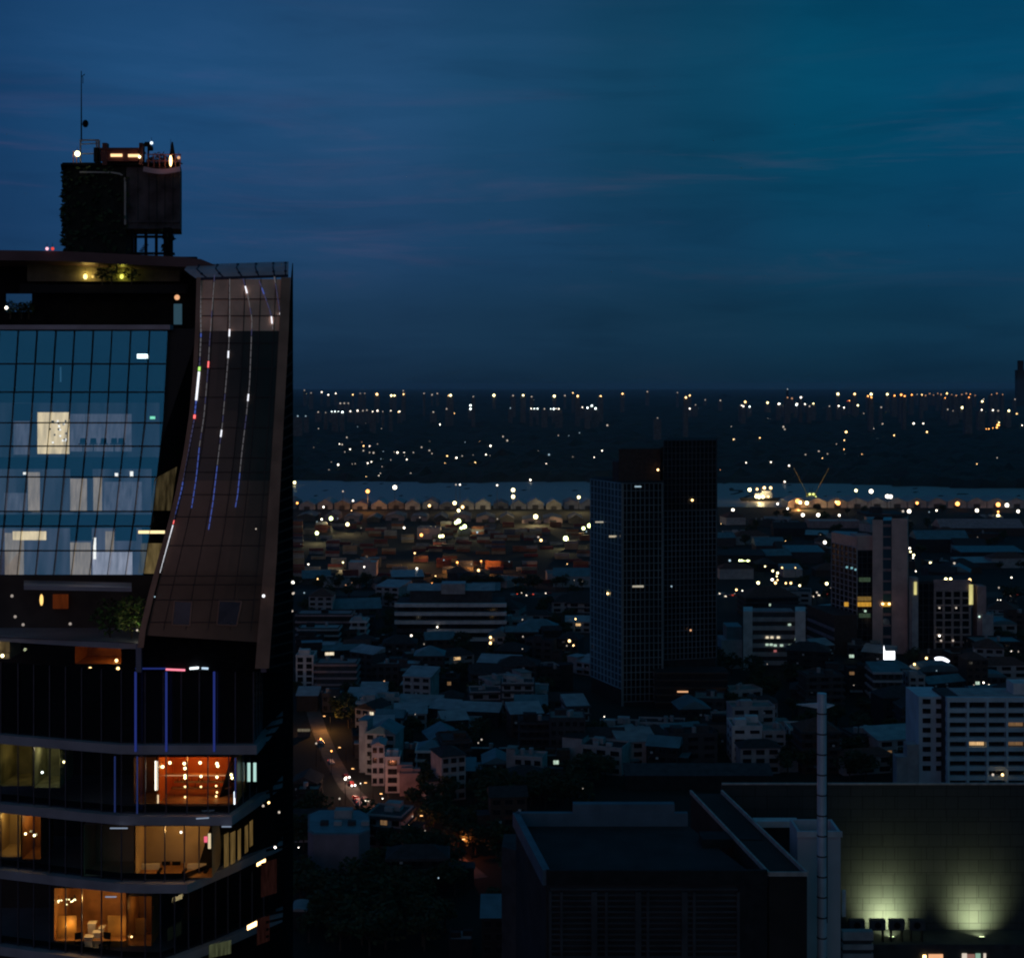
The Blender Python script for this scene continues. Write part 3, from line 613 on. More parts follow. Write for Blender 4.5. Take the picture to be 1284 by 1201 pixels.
for py in (176, 181, 193): m.bar(W(100, py, 91.3), W(124, py + (0 if py != 181 else -1), 91.3), .06 if py > 180 else .09)
tb(m, 'steel_frame', mat('grey_steel', (.2, .2, .22), .5, .4))
m = MB(); m.box(W(122, 195, 91.3), (.3, .6, .9)); tb(m, 'equipment_box', M_black)
m = MB(); m.box(W(154, 197, 91.5), (2.35, 1.6, .8)); m.box(W(154, 189.5, 91.5), (2.5, 1.8, .12))
for px in (131, 134, 177, 179): m.box(W(px, 194, 90.9), (.14, .5, 1.4))
tb(m, 'kiosk', mat('dark_red_kiosk', (.12, .035, .03), .6))
for px, w in ((146, .72), (168, .72)):
    m = MB(); m.box(W(px, 195 - (px > 160) * -.4, 90.6), (w, .08, .17)); tb(m, 'kiosk_light', emit('kiosk_glow', (1, .62, .3), 1.6))
m = MB()
for px in (186, 193, 200, 207, 214, 220, 226, 96, 92): m.bar(W(px, 210 if px > 150 else 205, 90.5), W(px, 194 if px > 150 else 190, 90.5), .05)
m.bar(W(184, 194, 90.5), W(227, 194, 90.5), .06); m.bar(W(184, 202, 90.5), W(227, 202, 90.5), .04)
tb(m, 'railing', mat('rusty_railing', (.3, .12, .09), .7))
for px, py, s, e, lab in ((97, 193, .17, E_yel, 'round warm lamp at the left end of the roof deck'), (214, 202, .09, E_warm, 'upright warm lamp at the right end of the roof deck'), (224, 198, .1, E_dimo, 'dim orange lamp on the right railing of the roof deck'), (190, 179.5, .1, emit('blue_white_lamp', (.75, .88, 1), 1.6), 'small white floodlight on a mast over the roof deck'), (175, 197, .08, E_yel, 'small lamp at the corner of the kiosk')):
    o = lamp_ball(px, py, 90.4, s, e, lab, 'lamp', None, 'deck_lamp')
    if px == 214: o.scale = (1, 1, 4)
plight(W(205, 200, 89.6), (1, .25, .15), 5, .1); plight(W(97, 196, 90), (1, .75, .4), 1.0, .1)
t = thing('light_mast', 'dark mast with tilted floodlight heads over the roof deck', 'mast', W(186, 206, 90.6))
m = MB(); m.cyl((0, 0), .06, 0, 1.2, 6); m.build('pole', M_black, t); m = MB(); m.box((-.05, 0, 1.25), (.35, .3, .22), 0, 0, .5); m.box((.15, 0, 1.0), (.25, .3, .2), 0, 0, -.4); m.build('lamp_housing', M_black, t)
t = thing('closed_parasol', 'closed pointed parasol at the right end of the roof deck', 'parasol', W(216, 208, 91))
m = MB(); m.cyl((0, 0), .25, .3, 1.5, 8, .05); m.build('canopy', M_dgrey2, t); m = MB(); m.cyl((0, 0), .04, 0, .3, 6); m.build('pole', M_dark, t)
for i, (px, s) in enumerate(((198, .5), (206, .38), (188, .3), (220, .32))):
    bush('deck_shrub', ('widest reddish lit shrub behind the deck railing', 'smaller shrub right of the widest one on the deck', 'small shrub under the floodlight mast', 'shrub beside the warm lamp at the deck end')[i], 'shrub', W(px, 209, 91.3), s, s * .9, 150, [mat('red_light_leaves', (.12, .06, .045), .8)], 40 + i, .2)  # the red light on the deck is put into the leaf colour
t = thing('radio_antenna', 'thin tall radio antenna on the roof tower', 'antenna', W(102, 178, 91.3))
m = MB(); m.cyl((0, 0), .05, 0, 4.5, 6, .025); m.build('mast', M_black, t); m = MB(); m.bar((0, 0, 4.1), (.22, 0, 4.3), .04); m.bar((.1, 0, 3.7), (.1, 0, 4.1), .03); m.build('aerial', M_black, t)
m = MB(); m.ball((.26, 0, 1.15), .2, 0, 8, 6, 1.25); m.bar((0, 0, 1.1), (.2, 0, 1.1), .04); m.build('dish', M_black, t)

# the copper sail
SL = [(340, 247), (350, 248), (415, 246), (470, 243), (520, 238.5), (570, 231), (620, 221), (660, 211), (700, 200), (740, 189), (790, 177), (840, 171)]
SR = [(330, 366.5), (350, 364.5), (415, 362), (480, 358.5), (580, 353), (700, 347), (760, 343), (840, 337)]
def sD(u, py): return curve([(330, 86.6), (350, 86.2), (415, 85.4), (520, 84.5), (620, 83.9), (720, 83.4), (840, 83.0)], py) + .6 * u * u
def sp(u, py, off=0.0): return W(lerp(curve(SL, py), curve(SR, py), u), py, sD(u, py) + off)
def spx(px, py, off=0.0):
    a, b_ = curve(SL, py), curve(SR, py); u = (px - a) / (b_ - a); return W(px, py, sD(u, py) + off)
def strip(ys, us, off=0.0, slope=0.0):
    m = MB()
    for y0, y1 in zip(ys, ys[1:]):
        for u0, u1 in zip(us, us[1:]):
            m.face([sp(u0, y1 + slope * u0 * (y1 == ys[-1]), off), sp(u1, y1 + slope * u1 * (y1 == ys[-1]), off), sp(u1, y0, off), sp(u0, y0, off)])
    return m
us = [i / 8 for i in range(9)]
ys = [415 + i * 12.5 for i in range(31)] + [796]
tb(strip([350, 360, 375, 395, 415], us), 'copper_panel', M_copper)
tb(strip(ys, us, 0, 10), 'sail_glass', mat('smoked_sail_glass', (.055, .035, .027), .16, 0, .35, .35, .35))
tb(strip([y for y in ys if y >= 600], [i / 8 * .86 + .06 for i in range(9)], -.02, 10), 'bronze_glass', mat('bronze_sail_glass', (.16, .088, .06), .22, .1, .35, .35, .35))
def edge(u0, u1, ys_, name, m_, th=.22):
    m = MB()
    for y0, y1 in zip(ys_, ys_[1:]):
        A = [sp(u0, y0, -th), sp(u1, y0, -th), sp(u1, y0, .3), sp(u0, y0, .3)]; B = [sp(u0, y1, -th), sp(u1, y1, -th), sp(u1, y1, .3), sp(u0, y1, .3)]
        m.prism_pts(A, B)
    return tb(m, name, m_)
ye = [348, 380, 415, 440, 470, 495, 520, 545, 570, 595, 620, 640, 660, 680, 700, 720, 740, 765, 790, 812]
edge(-.012, .035, ye, 'edge_frame', M_copperD); edge(.895, 1.0, ye + [838], 'edge_frame', M_copperD)
m = MB()
for y in (375, 396, 430, 462, 498, 536, 574, 592, 620, 648, 684, 722, 733, 752, 780):
    for u0, u1 in zip(us, us[1:]): m.bar(sp(u0, y, -.03), sp(u1, y, -.03), .04, .05)
for u in (.17, .34, .51, .68, .84):
    for y0, y1 in zip(ye[:-1], ye[1:-1]): m.bar(sp(u, y0, -.03), sp(u, y1, -.03), .035, .05)
tb(m, 'sail_mullion', mat('thin_bronze_mullion', (.05, .035, .035), .5, .3))
for a in ((219, 241, 242, 216), (275, 303, 301, 272)):
    m = MB(); P = [spx(a[3], 783, -.06), spx(a[2] - 4, 784, -.06), spx(a[1], 754, -.06), spx(a[0], 753, -.06)]
    m.face(P); m2 = tb(m, 'skylight', mat('blue_skylight_glass', (.03, .05, .085), .15, .6, .15, 1, .8))
    m = MB()
    for p, q in zip(P, P[1:] + P[:1]): m.bar(p, q, .07)
    m.v = [tuple(Vector(p) - TL) for p in m.v]; m.build('frame', M_copperD, m2)
# top curl of the sail and its dark studs
m = MB(); cu = [(350, 0), (344, .25), (338, .9), (334, 2.0), (332, 3.6)]
def cp(u, k): y, d = cu[k]; return W(lerp(curve([(332, 236), (338, 231), (344, 238), (350, 247)], y), curve([(332, 362), (350, 361.5)], y), u), y - 4 * u, 86.2 + .6 * u * u + d)
for k in range(4):
    for u0, u1 in zip(us, us[1:]): m.face([cp(u0, k), cp(u1, k), cp(u1, k + 1), cp(u0, k + 1)])
tb(m, 'sail_top', mat('lavender_metal', (.48, .38, .42), .55, .2, .2, .6))
m = MB()
for u0, u1 in zip(us, us[1:]): m.bar(cp(u0, 0), cp(u1, 0), .09, .16)
for u in (.12, .3, .5, .68, .85, .97):
    m.ball(tuple(cp(u, 1)), .09); m.ball(tuple(cp(u, 3)), .1)
    for k in range(3): m.bar(cp(u, k), cp(u, k + 1), .07)
tb(m, 'roof_clamp', mat('dark_blue_clamp', (.03, .03, .06), .5))
# LED strings of the sail
eLg = emit('grey_led', (.75, .72, .8), .13); eLw = emit('bright_led', (.9, .92, 1), 1.3); eLb = emit('blue_led', (.15, .25, 1), .36); eLr = emit('red_led', (1, .15, .15), 1.6); eLgn = emit('green_led', (.5, 1, .2), 1.2); eLv = emit('violet_led', (.35, .35, .8), .11)
def string(pts, marks, w=.042, step=9):
    m = MB(); yv = pts[0][1]; k = 0; rs = random.Random(int(pts[0][0]))
    xs = [(y, x) for x, y in pts]
    while yv < pts[-1][1] - 2:
        y1 = min(yv + step, pts[-1][1]); mi = 0 if rs.random() > .22 else 5
        for a, b_, c in marks:
            if a <= (yv + y1) / 2 <= b_: mi = c
        gap = 1.2 if mi != 1 else .2
        m.bar(spx(curve(xs, yv), yv, -.12), spx(curve(xs, y1 - gap), y1 - gap, -.12), w * (1.7 if mi in (1, 3, 4) else 1), .05, mi); yv = y1
    return tb(m, 'led_string', [eLg, eLw, eLb, eLr, eLgn, eLv])
edge_led = [(251, 352), (252, 420), (250, 462), (247, 492), (243.5, 526), (240, 545), (231, 590), (228, 612), (219, 645), (216, 658), (207, 690), (199, 719)]
string(edge_led, [(418, 425, 2), (462, 467, 4), (467, 500, 1), (500, 520, 2), (521, 526, 3), (530, 604, 5), (606, 646, 2), (652, 659, 3), (660, 720, 1)], .07, 6)
string([(269, 345), (265, 400), (263, 426), (261, 460), (256, 520), (250, 560), (246, 600), (240, 638)], [(454, 461, 3), (560, 640, 2)])
string([(288, 350), (288, 410), (286, 450), (279, 530), (274, 570), (267, 630), (261, 667)], [(411, 418, 1), (440, 450, 1), (540, 552, 1), (580, 670, 2)])
string([(305, 350), (311, 372), (316, 400), (315, 430), (313, 480), (309, 520), (303, 570), (298, 620), (295, 637)], [(360, 368, 1), (495, 505, 1), (590, 640, 2)])
string([(325, 352), (333, 374), (340, 394), (342, 414)], [(352, 398, 5), (364, 370, 2), (396, 405, 1)])
string([(344, 347), (348, 372), (352, 398), (350, 425), (347, 500), (344, 560)], [(355, 392, 5), (396, 404, 1), (450, 460, 1), (536, 550, 1)])
# sides and underside of the sail
m = MB(); yy = [330, 345, 380, 415, 520, 620, 700, 760, 842]
for y0, y1 in zip(yy, yy[1:]): m.face([sp(1, y1, .3), W(367.5, y1, 93), W(367.5, y0, 93), sp(1, y0, .3)])
tb(m, 'sail_flank', mat('dark_flank_glass', (.012, .011, .012), .9, 0, .4, .5, 0))
m = MB()
for y in range(440, 840, 13): m.bar(sp(1.0, y + 7, .1), W(367.2, y, 92.5), .05, .12)
tb(m, 'flank_fin', M_dark)
m = MB(); m.face([W(172, 842, 85.05), W(331, 842, 85.05), W(335, 800, 84.6), W(176, 788, 84.6)]); tb(m, 'soffit_recess', M_black)
for px in (174.5, 331): m = MB(); m.box(W(px, 824, 84.6), (.32, .3, 1.7)); tb(m, 'post', mat('lavender_post', (.22, .2, .27), .6))
for px, y0, y1 in ((174, 0, 0),): pass
for px, py, s, e, lab in ((330.5, 747, .09, emit('flank_white', (.95, .95, 1), 1.6), 'small white lamp near the lower right of the copper sail'), (367.2, 730, .1, eW, 'bright white lamp on the rear edge of the tower, upper of two'), (367.4, 744, .07, E_dimw, 'weaker white lamp on the rear edge of the tower, below the bright one'), (341, 725, .05, E_dimw, 'faint lamp on the tower flank, upper of two'), (341, 737, .05, E_dimw, 'faint lamp on the tower flank, lower of two'), (321, 663, .04, E_dimw, 'tiny lamp low on the dark sail'), (338, 476, .04, E_dimw, 'tiny lamp high on the dark sail'), (366.5, 766, .06, E_dimw, 'small lamp on the rear edge near the low roofs'), (194, 748, .04, E_dimc, 'glowing dot painted as a pale glint on the copper edge by the shrub')):
    D = 83.1 if px < 335 else 86 if px < 360 else 92
    lamp_ball(px, py, D if px > 300 else 82.6, s, e, lab, 'lamp', None, 'facade_lamp_and_glint')  # the pale glint is a glowing ball painted as a highlight
# bulk of the tower under the terrace and down to the ground
m = MB(); m.box((-29.5, 100, 54), (27, 11, 108)); tb(m, 'tower_base', M_black)
# ------------------------------------------------------------------ city: shared window mesh, building kits
def win_mesh(name, w, h, pane):
    m = MB(); m.box((0, -.02, 0), (w, .08, h), mi=0)
    for sx in (-1, 1): m.box((sx * (w / 2), -.06, 0), (.09, .14, h + .09), mi=1)
    for sz in (-1, 1): m.box((0, -.06, sz * h / 2), (w - .09, .14, .09), mi=1)
    m.box((0, -.07, 0), (.06, .1, h - .09), mi=1)
    return m.mesh(name, [pane, M_dgrey])
WM = {}
def window(parent, loc, w, h, rz=0.0, pane=None, name='window'):
    pane = pane or M_winpane; k = (round(w, 1), round(h, 1), pane.name)
    if k not in WM: WM[k] = win_mesh('window', k[0], k[1], pane)
    return link(name, WM[k], parent, loc, rz)
E_lit = [emit('warm_window', (1, .62, .28), .7, var=.4), emit('pale_window', (1, .85, .6), .9, var=.4), emit('cool_window', (.75, 1, .8), .6, var=.4), emit('dim_window', (1, .55, .25), .16, var=.4)]
OCC = []                      # footprints already taken: x, y, radius
def block(name, label, cat, x, y, w, d, h, rz=0.0, wall=M_pale, roofm=M_conc, roof='flat', fl=None, wins=4, lit=(), bands=False, group=None, rr_=None, top=None, side=True, bandm=None, wh=.5, detail=False):
    """a building standing on the ground; (x, y) is the middle of its front"""
    rr_ = rr_ or random.Random(int(x * 7 + y)); fl = fl or max(1, round(h / 3.4))
    t = thing(name, label, cat, (x, y, 0), rz, group); OCC.append((x - math.sin(rz) * d / 2, y + d / 2, max(w, d) * .5))
    m = MB(); m.box((0, d / 2, h / 2), (w, d, h))
    if roof == 'flat':
        for c, s in (((0, .12, h + .4), (w + .3, .3, .8)), ((0, d - .12, h + .4), (w + .3, .3, .8)), ((-w / 2 + .1, d / 2, h + .4), (.3, d - .6, .8)), ((w / 2 - .1, d / 2, h + .4), (.3, d - .6, .8))): m.box(c, s)
    m.build('wall', wall, t)
    fh = h / fl
    if bands:
        m = MB()
        for k in range(1, fl + 1):
            m.box((0, d / 2, k * fh - .25), (w + 1.6, d + 1.6, .9))
        m.build('balcony', bandm or M_white, t)
    m = MB()
    if roof == 'flat':
        m.box((0, d / 2, h + .05), (w - .7, d - .7, .16))
        r = m.build('roof', roofm, t)
        for k in range(rr_.choice((2, 3, 4, 5))):
            s = rr_.uniform(1.0, 4.0); m = MB(); px, py = rr_.uniform(-.3, .3) * w, d * rr_.uniform(.3, .7)
            if rr_.random() < .45: m.cyl((px, py), .9, h + .15, h + 2.4, 9); m.build('water_tank', M_tin, r)
            else: m.box((px, py, h + .15 + s * .35), (s * 1.4, s, s * .7)); m.build('stair_house', wall, r)
    elif roof == 'hip': m.hip(-w / 2, w / 2, 0, d, h, h + min(w, d) * .28, 0, .7); m.build('roof', roofm, t)
    elif roof == 'gable': m.gable(-w / 2, w / 2, 0, d, h, h + min(w, d) * .26, 0, .5, 'x' if w > d else 'y'); m.build('roof', roofm, t)
    elif roof == 'arch':
        P = [(math.cos(a), math.sin(a)) for a in [math.pi * i / 10 for i in range(11)]]
        m.prism_pts([(p[0] * w * .52, -.4, h + p[1] * w * .16) for p in P], [(p[0] * w * .52, d + .4, h + p[1] * w * .16) for p in P]); m.build('roof', roofm, t)
    elif roof == 'shed':
        m.prism_pts([(-w / 2 - .5, -.5, h), (-w / 2 - .5, d + .5, h + 2.4), (-w / 2 - .5, d + .5, h)], [(w / 2 + .5, -.5, h), (w / 2 + .5, d + .5, h + 2.4), (w / 2 + .5, d + .5, h)]); m.build('roof', roofm, t)
    if detail and rr_.random() < .55:
        s = rr_.choice((-1, 1)); w2, h2, d2 = w * rr_.uniform(.25, .5), h * rr_.choice((.45, .6, 1.25)), d * rr_.uniform(.5, .8)
        m = MB(); m.box((s * (w / 2 + w2 / 2 - .02), d * .5, h2 / 2), (w2, d2, h2)); m.box((s * (w / 2 + w2 / 2), d * .5, h2 + .12), (w2 + .7, d2 + .7, .24), mi=1); m.build('annexe', [wall, roofm], t)
    if detail and rr_.random() < .6:
        a0 = rr_.uniform(-.3, .1) * w; aw = w * rr_.uniform(.3, .6)
        m = MB(); m.prism_pts([(a0 - aw / 2, -.03, 3.1), (a0 - aw / 2, -.03, 3.3), (a0 - aw / 2, -1.9, 2.7), (a0 - aw / 2, -1.9, 2.6)], [(a0 + aw / 2, -.03, 3.1), (a0 + aw / 2, -.03, 3.3), (a0 + aw / 2, -1.9, 2.7), (a0 + aw / 2, -1.9, 2.6)]); m.build('awning', rr_.choice((M_tin, M_redt, M_teal)), t)
        for k in range(rr_.choice((1, 2, 3))): m = MB(); m.box((rr_.uniform(-.4, .4) * w, -.35, rr_.uniform(.5, .9) * h), (.9, .5, .7)); m.build('air_unit', M_white, t)
    if wins:
        ww = w / wins; k0 = 0
        for f in range(fl):
            if (fl - f) > 9: continue
            for i in range(wins):
                pane = None
                if k0 in lit: pane = E_lit[rr_.randrange(4)]
                k0 += 1
                window(t, (-w / 2 + (i + .5) * ww, -.03, (f + .5) * fh), min(ww * .62, 4.5), fh * wh, 0, pane)
        if side and d > 7:
            s = 1 if x < 0 else -1
            for f in range(fl):
                if (fl - f) > 6: continue
                for i in range(2): window(t, (s * (w / 2 + .03), d * (.3 + .4 * i), (f + .5) * fh), 1.6, fh * wh, R(90) * s)
    return t
def hb(px0, px1, pyt, pyb, dep, name, label, cat='building', rz=0.0, **k):
    D = DG(pyb); return block(name, label, cat, X((px0 + px1) / 2, D), D, X(px1, D) - X(px0, D), dep, Z(pyt, D), rz, **k)

# ------------------------------------------------------------------ the tall apartment tower in the middle
def grid_face(t, a, b, z0, z1, nx, nz, gm, fm, thick=.35, proud=.25):
    """glass between two plan points with a proud frame of mullions and floor lines; a and b run left to right as seen"""
    a, b = Vector((*a, 0)), Vector((*b, 0)); d = (b - a).normalized(); n = Vector((d.y, -d.x, 0))
    m = MB(); m.face([a + Vector((0, 0, z0)), b + Vector((0, 0, z0)), b + Vector((0, 0, z1)), a + Vector((0, 0, z1))]); g = m.build('curtain_wall', gm, t)
    m = MB()
    for i in range(nx + 1):
        p = a.lerp(b, i / nx) + n * proud / 2; m.bar(p + Vector((0, 0, z0)), p + Vector((0, 0, z1)), thick, proud, up=tuple(n))
    for k in range(nz + 1):
        z = lerp(z0, z1, k / nz); p, q = a + n * (proud * .5 + .03), b + n * (proud * .5 + .03); m.bar(p + Vector((0, 0, z)), q + Vector((0, 0, z)), proud + .06, thick * .8)
    m.build('mullion', fm, g)
def P2(px, D): return (X(px, D), D)
M_gl1 = mat('dark_blue_glass', (.03, .085, .12), .1, 0, .3, .05, .6); M_gl2 = mat('black_glass', (.008, .009, .012), .15, 0, .4, .08, .4)
M_bfr = mat('blue_grey_frame', (.15, .19, .2), .6, 0, .3, .05); M_bfr2 = mat('dark_blue_frame', (.12, .14, .16), .6, 0, .3, .05); M_bfr3 = mat('blackish_frame', (.06, .058, .06), .7, 0, .3, .05)
t = thing('apartment_tower', 'tall dark apartment tower of two joined gridded slabs in the middle of the city', 'tower', (X(815, 672), 672, 0))
tl = Vector((X(815, 672), 672, 0))
def world_parts(t, base, fn):
    before = set(o.name for o in COL.objects); fn()
    for o in list(COL.objects):
        if o.name not in before and o.parent is t: o.location = Vector(o.location) - Vector(base)
zL, zR, zP = Z(605, 672), Z(552, 682), Z(562, 690)
def mk():
    A, B, C = P2(741, 700), P2(780, 670), P2(831, 672.5)
    m = MB(); m.prism([(A[0] + .3, A[1] + .4), (B[0], B[1] + .5), (C[0] - .3, C[1] + .4), P2(836, 705), P2(745, 716)], 0, zL); m.build('wall', M_dgrey2, t)
    grid_face(t, A, B, 8, zL - .3, 9, 30, M_gl1, mat('blue_lit_frame', (.15, .32, .42), .6, 0, .3, .05), .5, .4)  # left face glass and frame painted bluer and lighter, as if sky-lit
    grid_face(t, B, C, 2, zL - .3, 9, 30, M_gl2, M_bfr, .38, .4)
    m = MB(); m.box((lerp(B[0], C[0], .01), B[1] - .3, zL / 2), (1.1, .9, zL)); m.box((C[0] - .2, C[1] - .3, zL / 2), (.9, .9, zL)); m.build('corner_column', M_bfr, t)
    E, F = P2(832, 678), P2(898, 684)
    m = MB(); m.prism([(E[0], E[1] + .4), (F[0] - .2, F[1] + .5), P2(899.5, 715), P2(838, 712)], 0, zR); m.build('wall', M_dgrey2, t)
    zg = Z(640, 681); grid_face(t, E, F, 20, zg, 13, 26, M_gl2, M_bfr2, .34, .35); grid_face(t, E, F, zg + .4, zR, 13, 11, M_gl2, M_bfr3, .34, .35)
    m = MB(); m.prism([P2(776, 684), P2(828, 686), P2(832, 706), P2(780, 706)], zL, zP); m.build('penthouse', M_brown, t)
    m = MB(); m.prism([P2(768, 688), P2(777, 684), P2(780, 706), P2(770, 706)], zL, zL + 9); m.build('penthouse', M_dgrey, t)
    m = MB()
    for k in range(5): m.box((X(866, 668), 670, 3 + k * 3.4), (34, 14, .7))
    m.build('podium_slab', M_brown, t); m = MB(); m.box((X(866, 668), 671, 8.5), (33, 13, 17)); m.build('podium', M_dgrey2, t)
    for (px, py, D, w, h, e) in ((800, 735, 671, 5.2, .8, emit('tower_room_white', (1, .9, .7), .45)), (771, 672.5, 676, 5.4, .8, emit('tower_room_cream', (1, .85, .6), .5)), (755, 654.5, 688, 6.5, .6, emit('tower_room_white', (1, .9, .7), .45)), (800, 610, 671, 3, .5, E_dimc), (856, 867, 663, 5, .6, E_dimo), (900, 868, 663, 5, .5, E_dimo), (866, 790, 679, .8, .8, E_dimo), (842, 735, 679, .6, .6, E_dimc)):
        m = MB(); m.box(W(px, py, D - .5), (w, .3, h)); m.build('lit_window', e, t)
    for px, py, D in ((825, 589, 684), (868, 627, 681), (762, 744, 683)):
        m = MB(); m.ball(W(px, py, D - 1), .5); m.build('balcony_lamp', E_warm, t)
world_parts(t, tl, mk); OCC.append((X(820, 690), 690, 42)); OCC.append((X(870, 672), 672, 22)); OCC.append((X(800, 652), 652, 22)); OCC.append((X(800, 632), 632, 20)); OCC.append((X(762, 650), 650, 20))

# ------------------------------------------------------------------ low car park, mall wall, white stair shaft, flues
cp_h = 46.0; Df, Db, Ds = DG(1090, cp_h), DG(1018, cp_h), DG(988, cp_h)
t = thing('car_park', 'low dark block with louvred front and a sunken roof behind pale parapets', 'car park', (X(690, Df), Df, 0)); base = (X(690, Df), Df, 0)
def mk():
    z = cp_h; a, b, c, d = P2(685, Df), P2(962, Df), P2(862, Db), P2(647, Db)
    m = MB(); m.prism([a, b, c, d], 0, z - 3.2); m.build('wall', mat('dark_car_park_wall', (.035, .034, .037), .9, 0, .35, .15), t)
    m = MB()
    for p, q, wd in ((a, d, 1.6), (d, c, 1.6)): m.bar((*p, z - 1.7), (*q, z - 1.7), wd, 3.3)
    m.box((X(782, Db), Db + .5, z + 1.0), (X(862, Db) - X(735, Db), 2.2, 2.2)); m.build('parapet', mat('pale_blue_parapet', (.11, .16, .21), .7, 0, .2, .2), t)
    m = MB(); m.bar((*a, z - 1.6), (*b, z - 1.6), .9, 3.1); m.build('front_beam', M_dgrey2, t)
    m = MB(); x = X(692, Df)
    zz = z - 4
    while zz > 4: m.box((lerp(X(690, Df), X(925, Df), .5), Df - .45, zz), (X(925, Df) - X(690, Df), .7, .35)); zz -= 1.2
    for px in (690, 704, 745, 760, 800, 812, 858, 870, 925): m.box((X(px, Df), Df - .5, z / 2 - 2), (1.3 if px in (745, 800, 858) else .6, 1.0, z - 5))
    m.build('louvre', mat('grey_louvre', (.06, .06, .067), .7, 0, .3, .2), t)
    m = MB(); m.prism([(X(926, Df), Df - .8), P2(962, Df - .8), P2(962, Df - .05), (X(926, Df), Df - .05)], 0, z - 3.2); m.build('wall', M_dgrey2, t)
    # left flank, lower and further back, catching the street light
    m = MB(); zf = Z(1032, 372); m.prism([P2(648, Db + 1), P2(650, Db + 14), P2(632, Db + 14), P2(629, Db + 4)], 0, zf); m.build('stair_block', M_dgrey, t)
    # raised strip between two thin pale copings
    e, f, g2, h2 = P2(964, Df), P2(1012, Df), P2(905, Ds), P2(866, Ds)
    m = MB(); m.prism([e, f, g2, h2], 0, z - 1.4); m.build('ramp_block', mat('dark_brown_wall', (.03, .024, .022), .9, 0, .4, .15), t)
    m = MB()
    for p, q in ((e, f), (f, g2), (e, h2)): m.bar((*p, z - .9), (*q, z - .9), .5, .9)
    m.build('coping', mat('grey_coping', (.42, .38, .36), .8), t)
    m = MB(); m.box((X(905, Db), Db - 14, z - 2.2), (14, 6, 2)); m.build('plant_room', M_dgrey2, t)
world_parts(t, base, mk)
Dm = DG(983, cp_h); zb = Z(1165, Dm)
t = thing('mall', 'huge windowless panelled hall, its wall lit by two greenish floodlights', 'hall', (X(1100, Dm), Dm, 0)); base = (X(1100, Dm), Dm, 0)
mp_ = bpy.data.materials.new('panelled_wall'); mp_.use_nodes = True; pt = mp_.node_tree; pb = pt.nodes['Principled BSDF']; pb.inputs['Roughness'].default_value = .8
ptc = pt.nodes.new('ShaderNodeTexCoord'); pmap = pt.nodes.new('ShaderNodeMapping'); pmap.inputs['Rotation'].default_value = (R(90), 0, 0)
br = pt.nodes.new('ShaderNodeTexBrick'); br.inputs['Scale'].default_value = 1; br.inputs['Brick Width'].default_value = 8.3; br.inputs['Row Height'].default_value = 3.3; br.inputs['Mortar Size'].default_value = .09
br.offset = .37; br.inputs['Color1'].default_value = (.055, .056, .053, 1); br.inputs['Color2'].default_value = (.042, .045, .043, 1); br.inputs['Mortar'].default_value = (.012, .012, .012, 1)
br2 = pt.nodes.new('ShaderNodeTexBrick'); br2.inputs['Scale'].default_value = 1; br2.inputs['Brick Width'].default_value = 3.1; br2.inputs['Row Height'].default_value = 7.5; br2.inputs['Mortar Size'].default_value = .06; br2.offset = .61
br2.inputs['Color1'].default_value = (1, 1, 1, 1); br2.inputs['Color2'].default_value = (.85, .88, .85, 1); br2.inputs['Mortar'].default_value = (.4, .4, .4, 1)
pm = pt.nodes.new('ShaderNodeMix'); pm.data_type = 'RGBA'; pm.blend_type = 'MULTIPLY'; pm.inputs[0].default_value = 1
for bn in (br, br2): pt.links.new(pmap.outputs[0], bn.inputs['Vector'])
pt.links.new(ptc.outputs['Object'], pmap.inputs[0]); pt.links.new(br.outputs[0], pm.inputs[6]); pt.links.new(br2.outputs[0], pm.inputs[7]); pt.links.new(pm.outputs[2], pb.inputs['Base Color'])
def mk():
    x0, x1 = X(905, Dm), X(1420, Dm)
    m = MB(); m.box(((x0 + x1) / 2, Dm + .4, cp_h / 2), (x1 - x0, .8, cp_h)); m.build('wall', mp_, t); m = MB(); m.box(((x0 + x1) / 2, Dm + 18, 15.5), (x1 - x0 - .5, 34, 31)); m.build('rear_hall', M_dgrey2, t)
    m = MB(); m.box(((x0 + x1) / 2, Dm - .1, cp_h + .15), (x1 - x0, .6, .45)); m.build('coping', mat('grey_coping', (.42, .38, .36), .8), t)
    m = MB(); m.box(((x0 + x1) / 2, Dm + 18, 31.2), (x1 - x0 - 1.4, 33, .4)); m.build('roof', M_dgrey2, t)
    m = MB(); xa, xb = X(1062, Dm - 6), X(1420, Dm); m.box(((xa + xb) / 2, Dm - 6.1, zb / 2), (xb - xa, 12, zb)); m.build('podium', mat('podium_roofing', (.05, .052, .05), .9, 0, .3, .2), t)
    m = MB(); m.box(((xa + xb) / 2, Dm - 12, zb + .3), (xb - xa, .4, 1.0)); m.build('parapet', M_dgrey, t)
    Dn = Dm - 12.2
    for px0, px1, py, e in ((1157, 1161, 1199, E_warm), (1164, 1182, 1198, E_dimo), (1206, 1212, 1197, E_dimw), (1212, 1222, 1198, emit('pink_shop_light', (1, .5, .4), .25)), (1223, 1229, 1197, emit('mint_shop_light', (.6, 1, .75), .4)), (1233, 1236, 1197, E_dimw)):
        m = MB(); p, q = W(px0, py + 5, Dn), W(px1, py - 2.5, Dn); m.box(((p.x + q.x) / 2, Dn - .2, (p.z + q.z) / 2), (q.x - p.x, .2, q.z - p.z)); m.build('shop_window', e, t)
world_parts(t, base, mk)
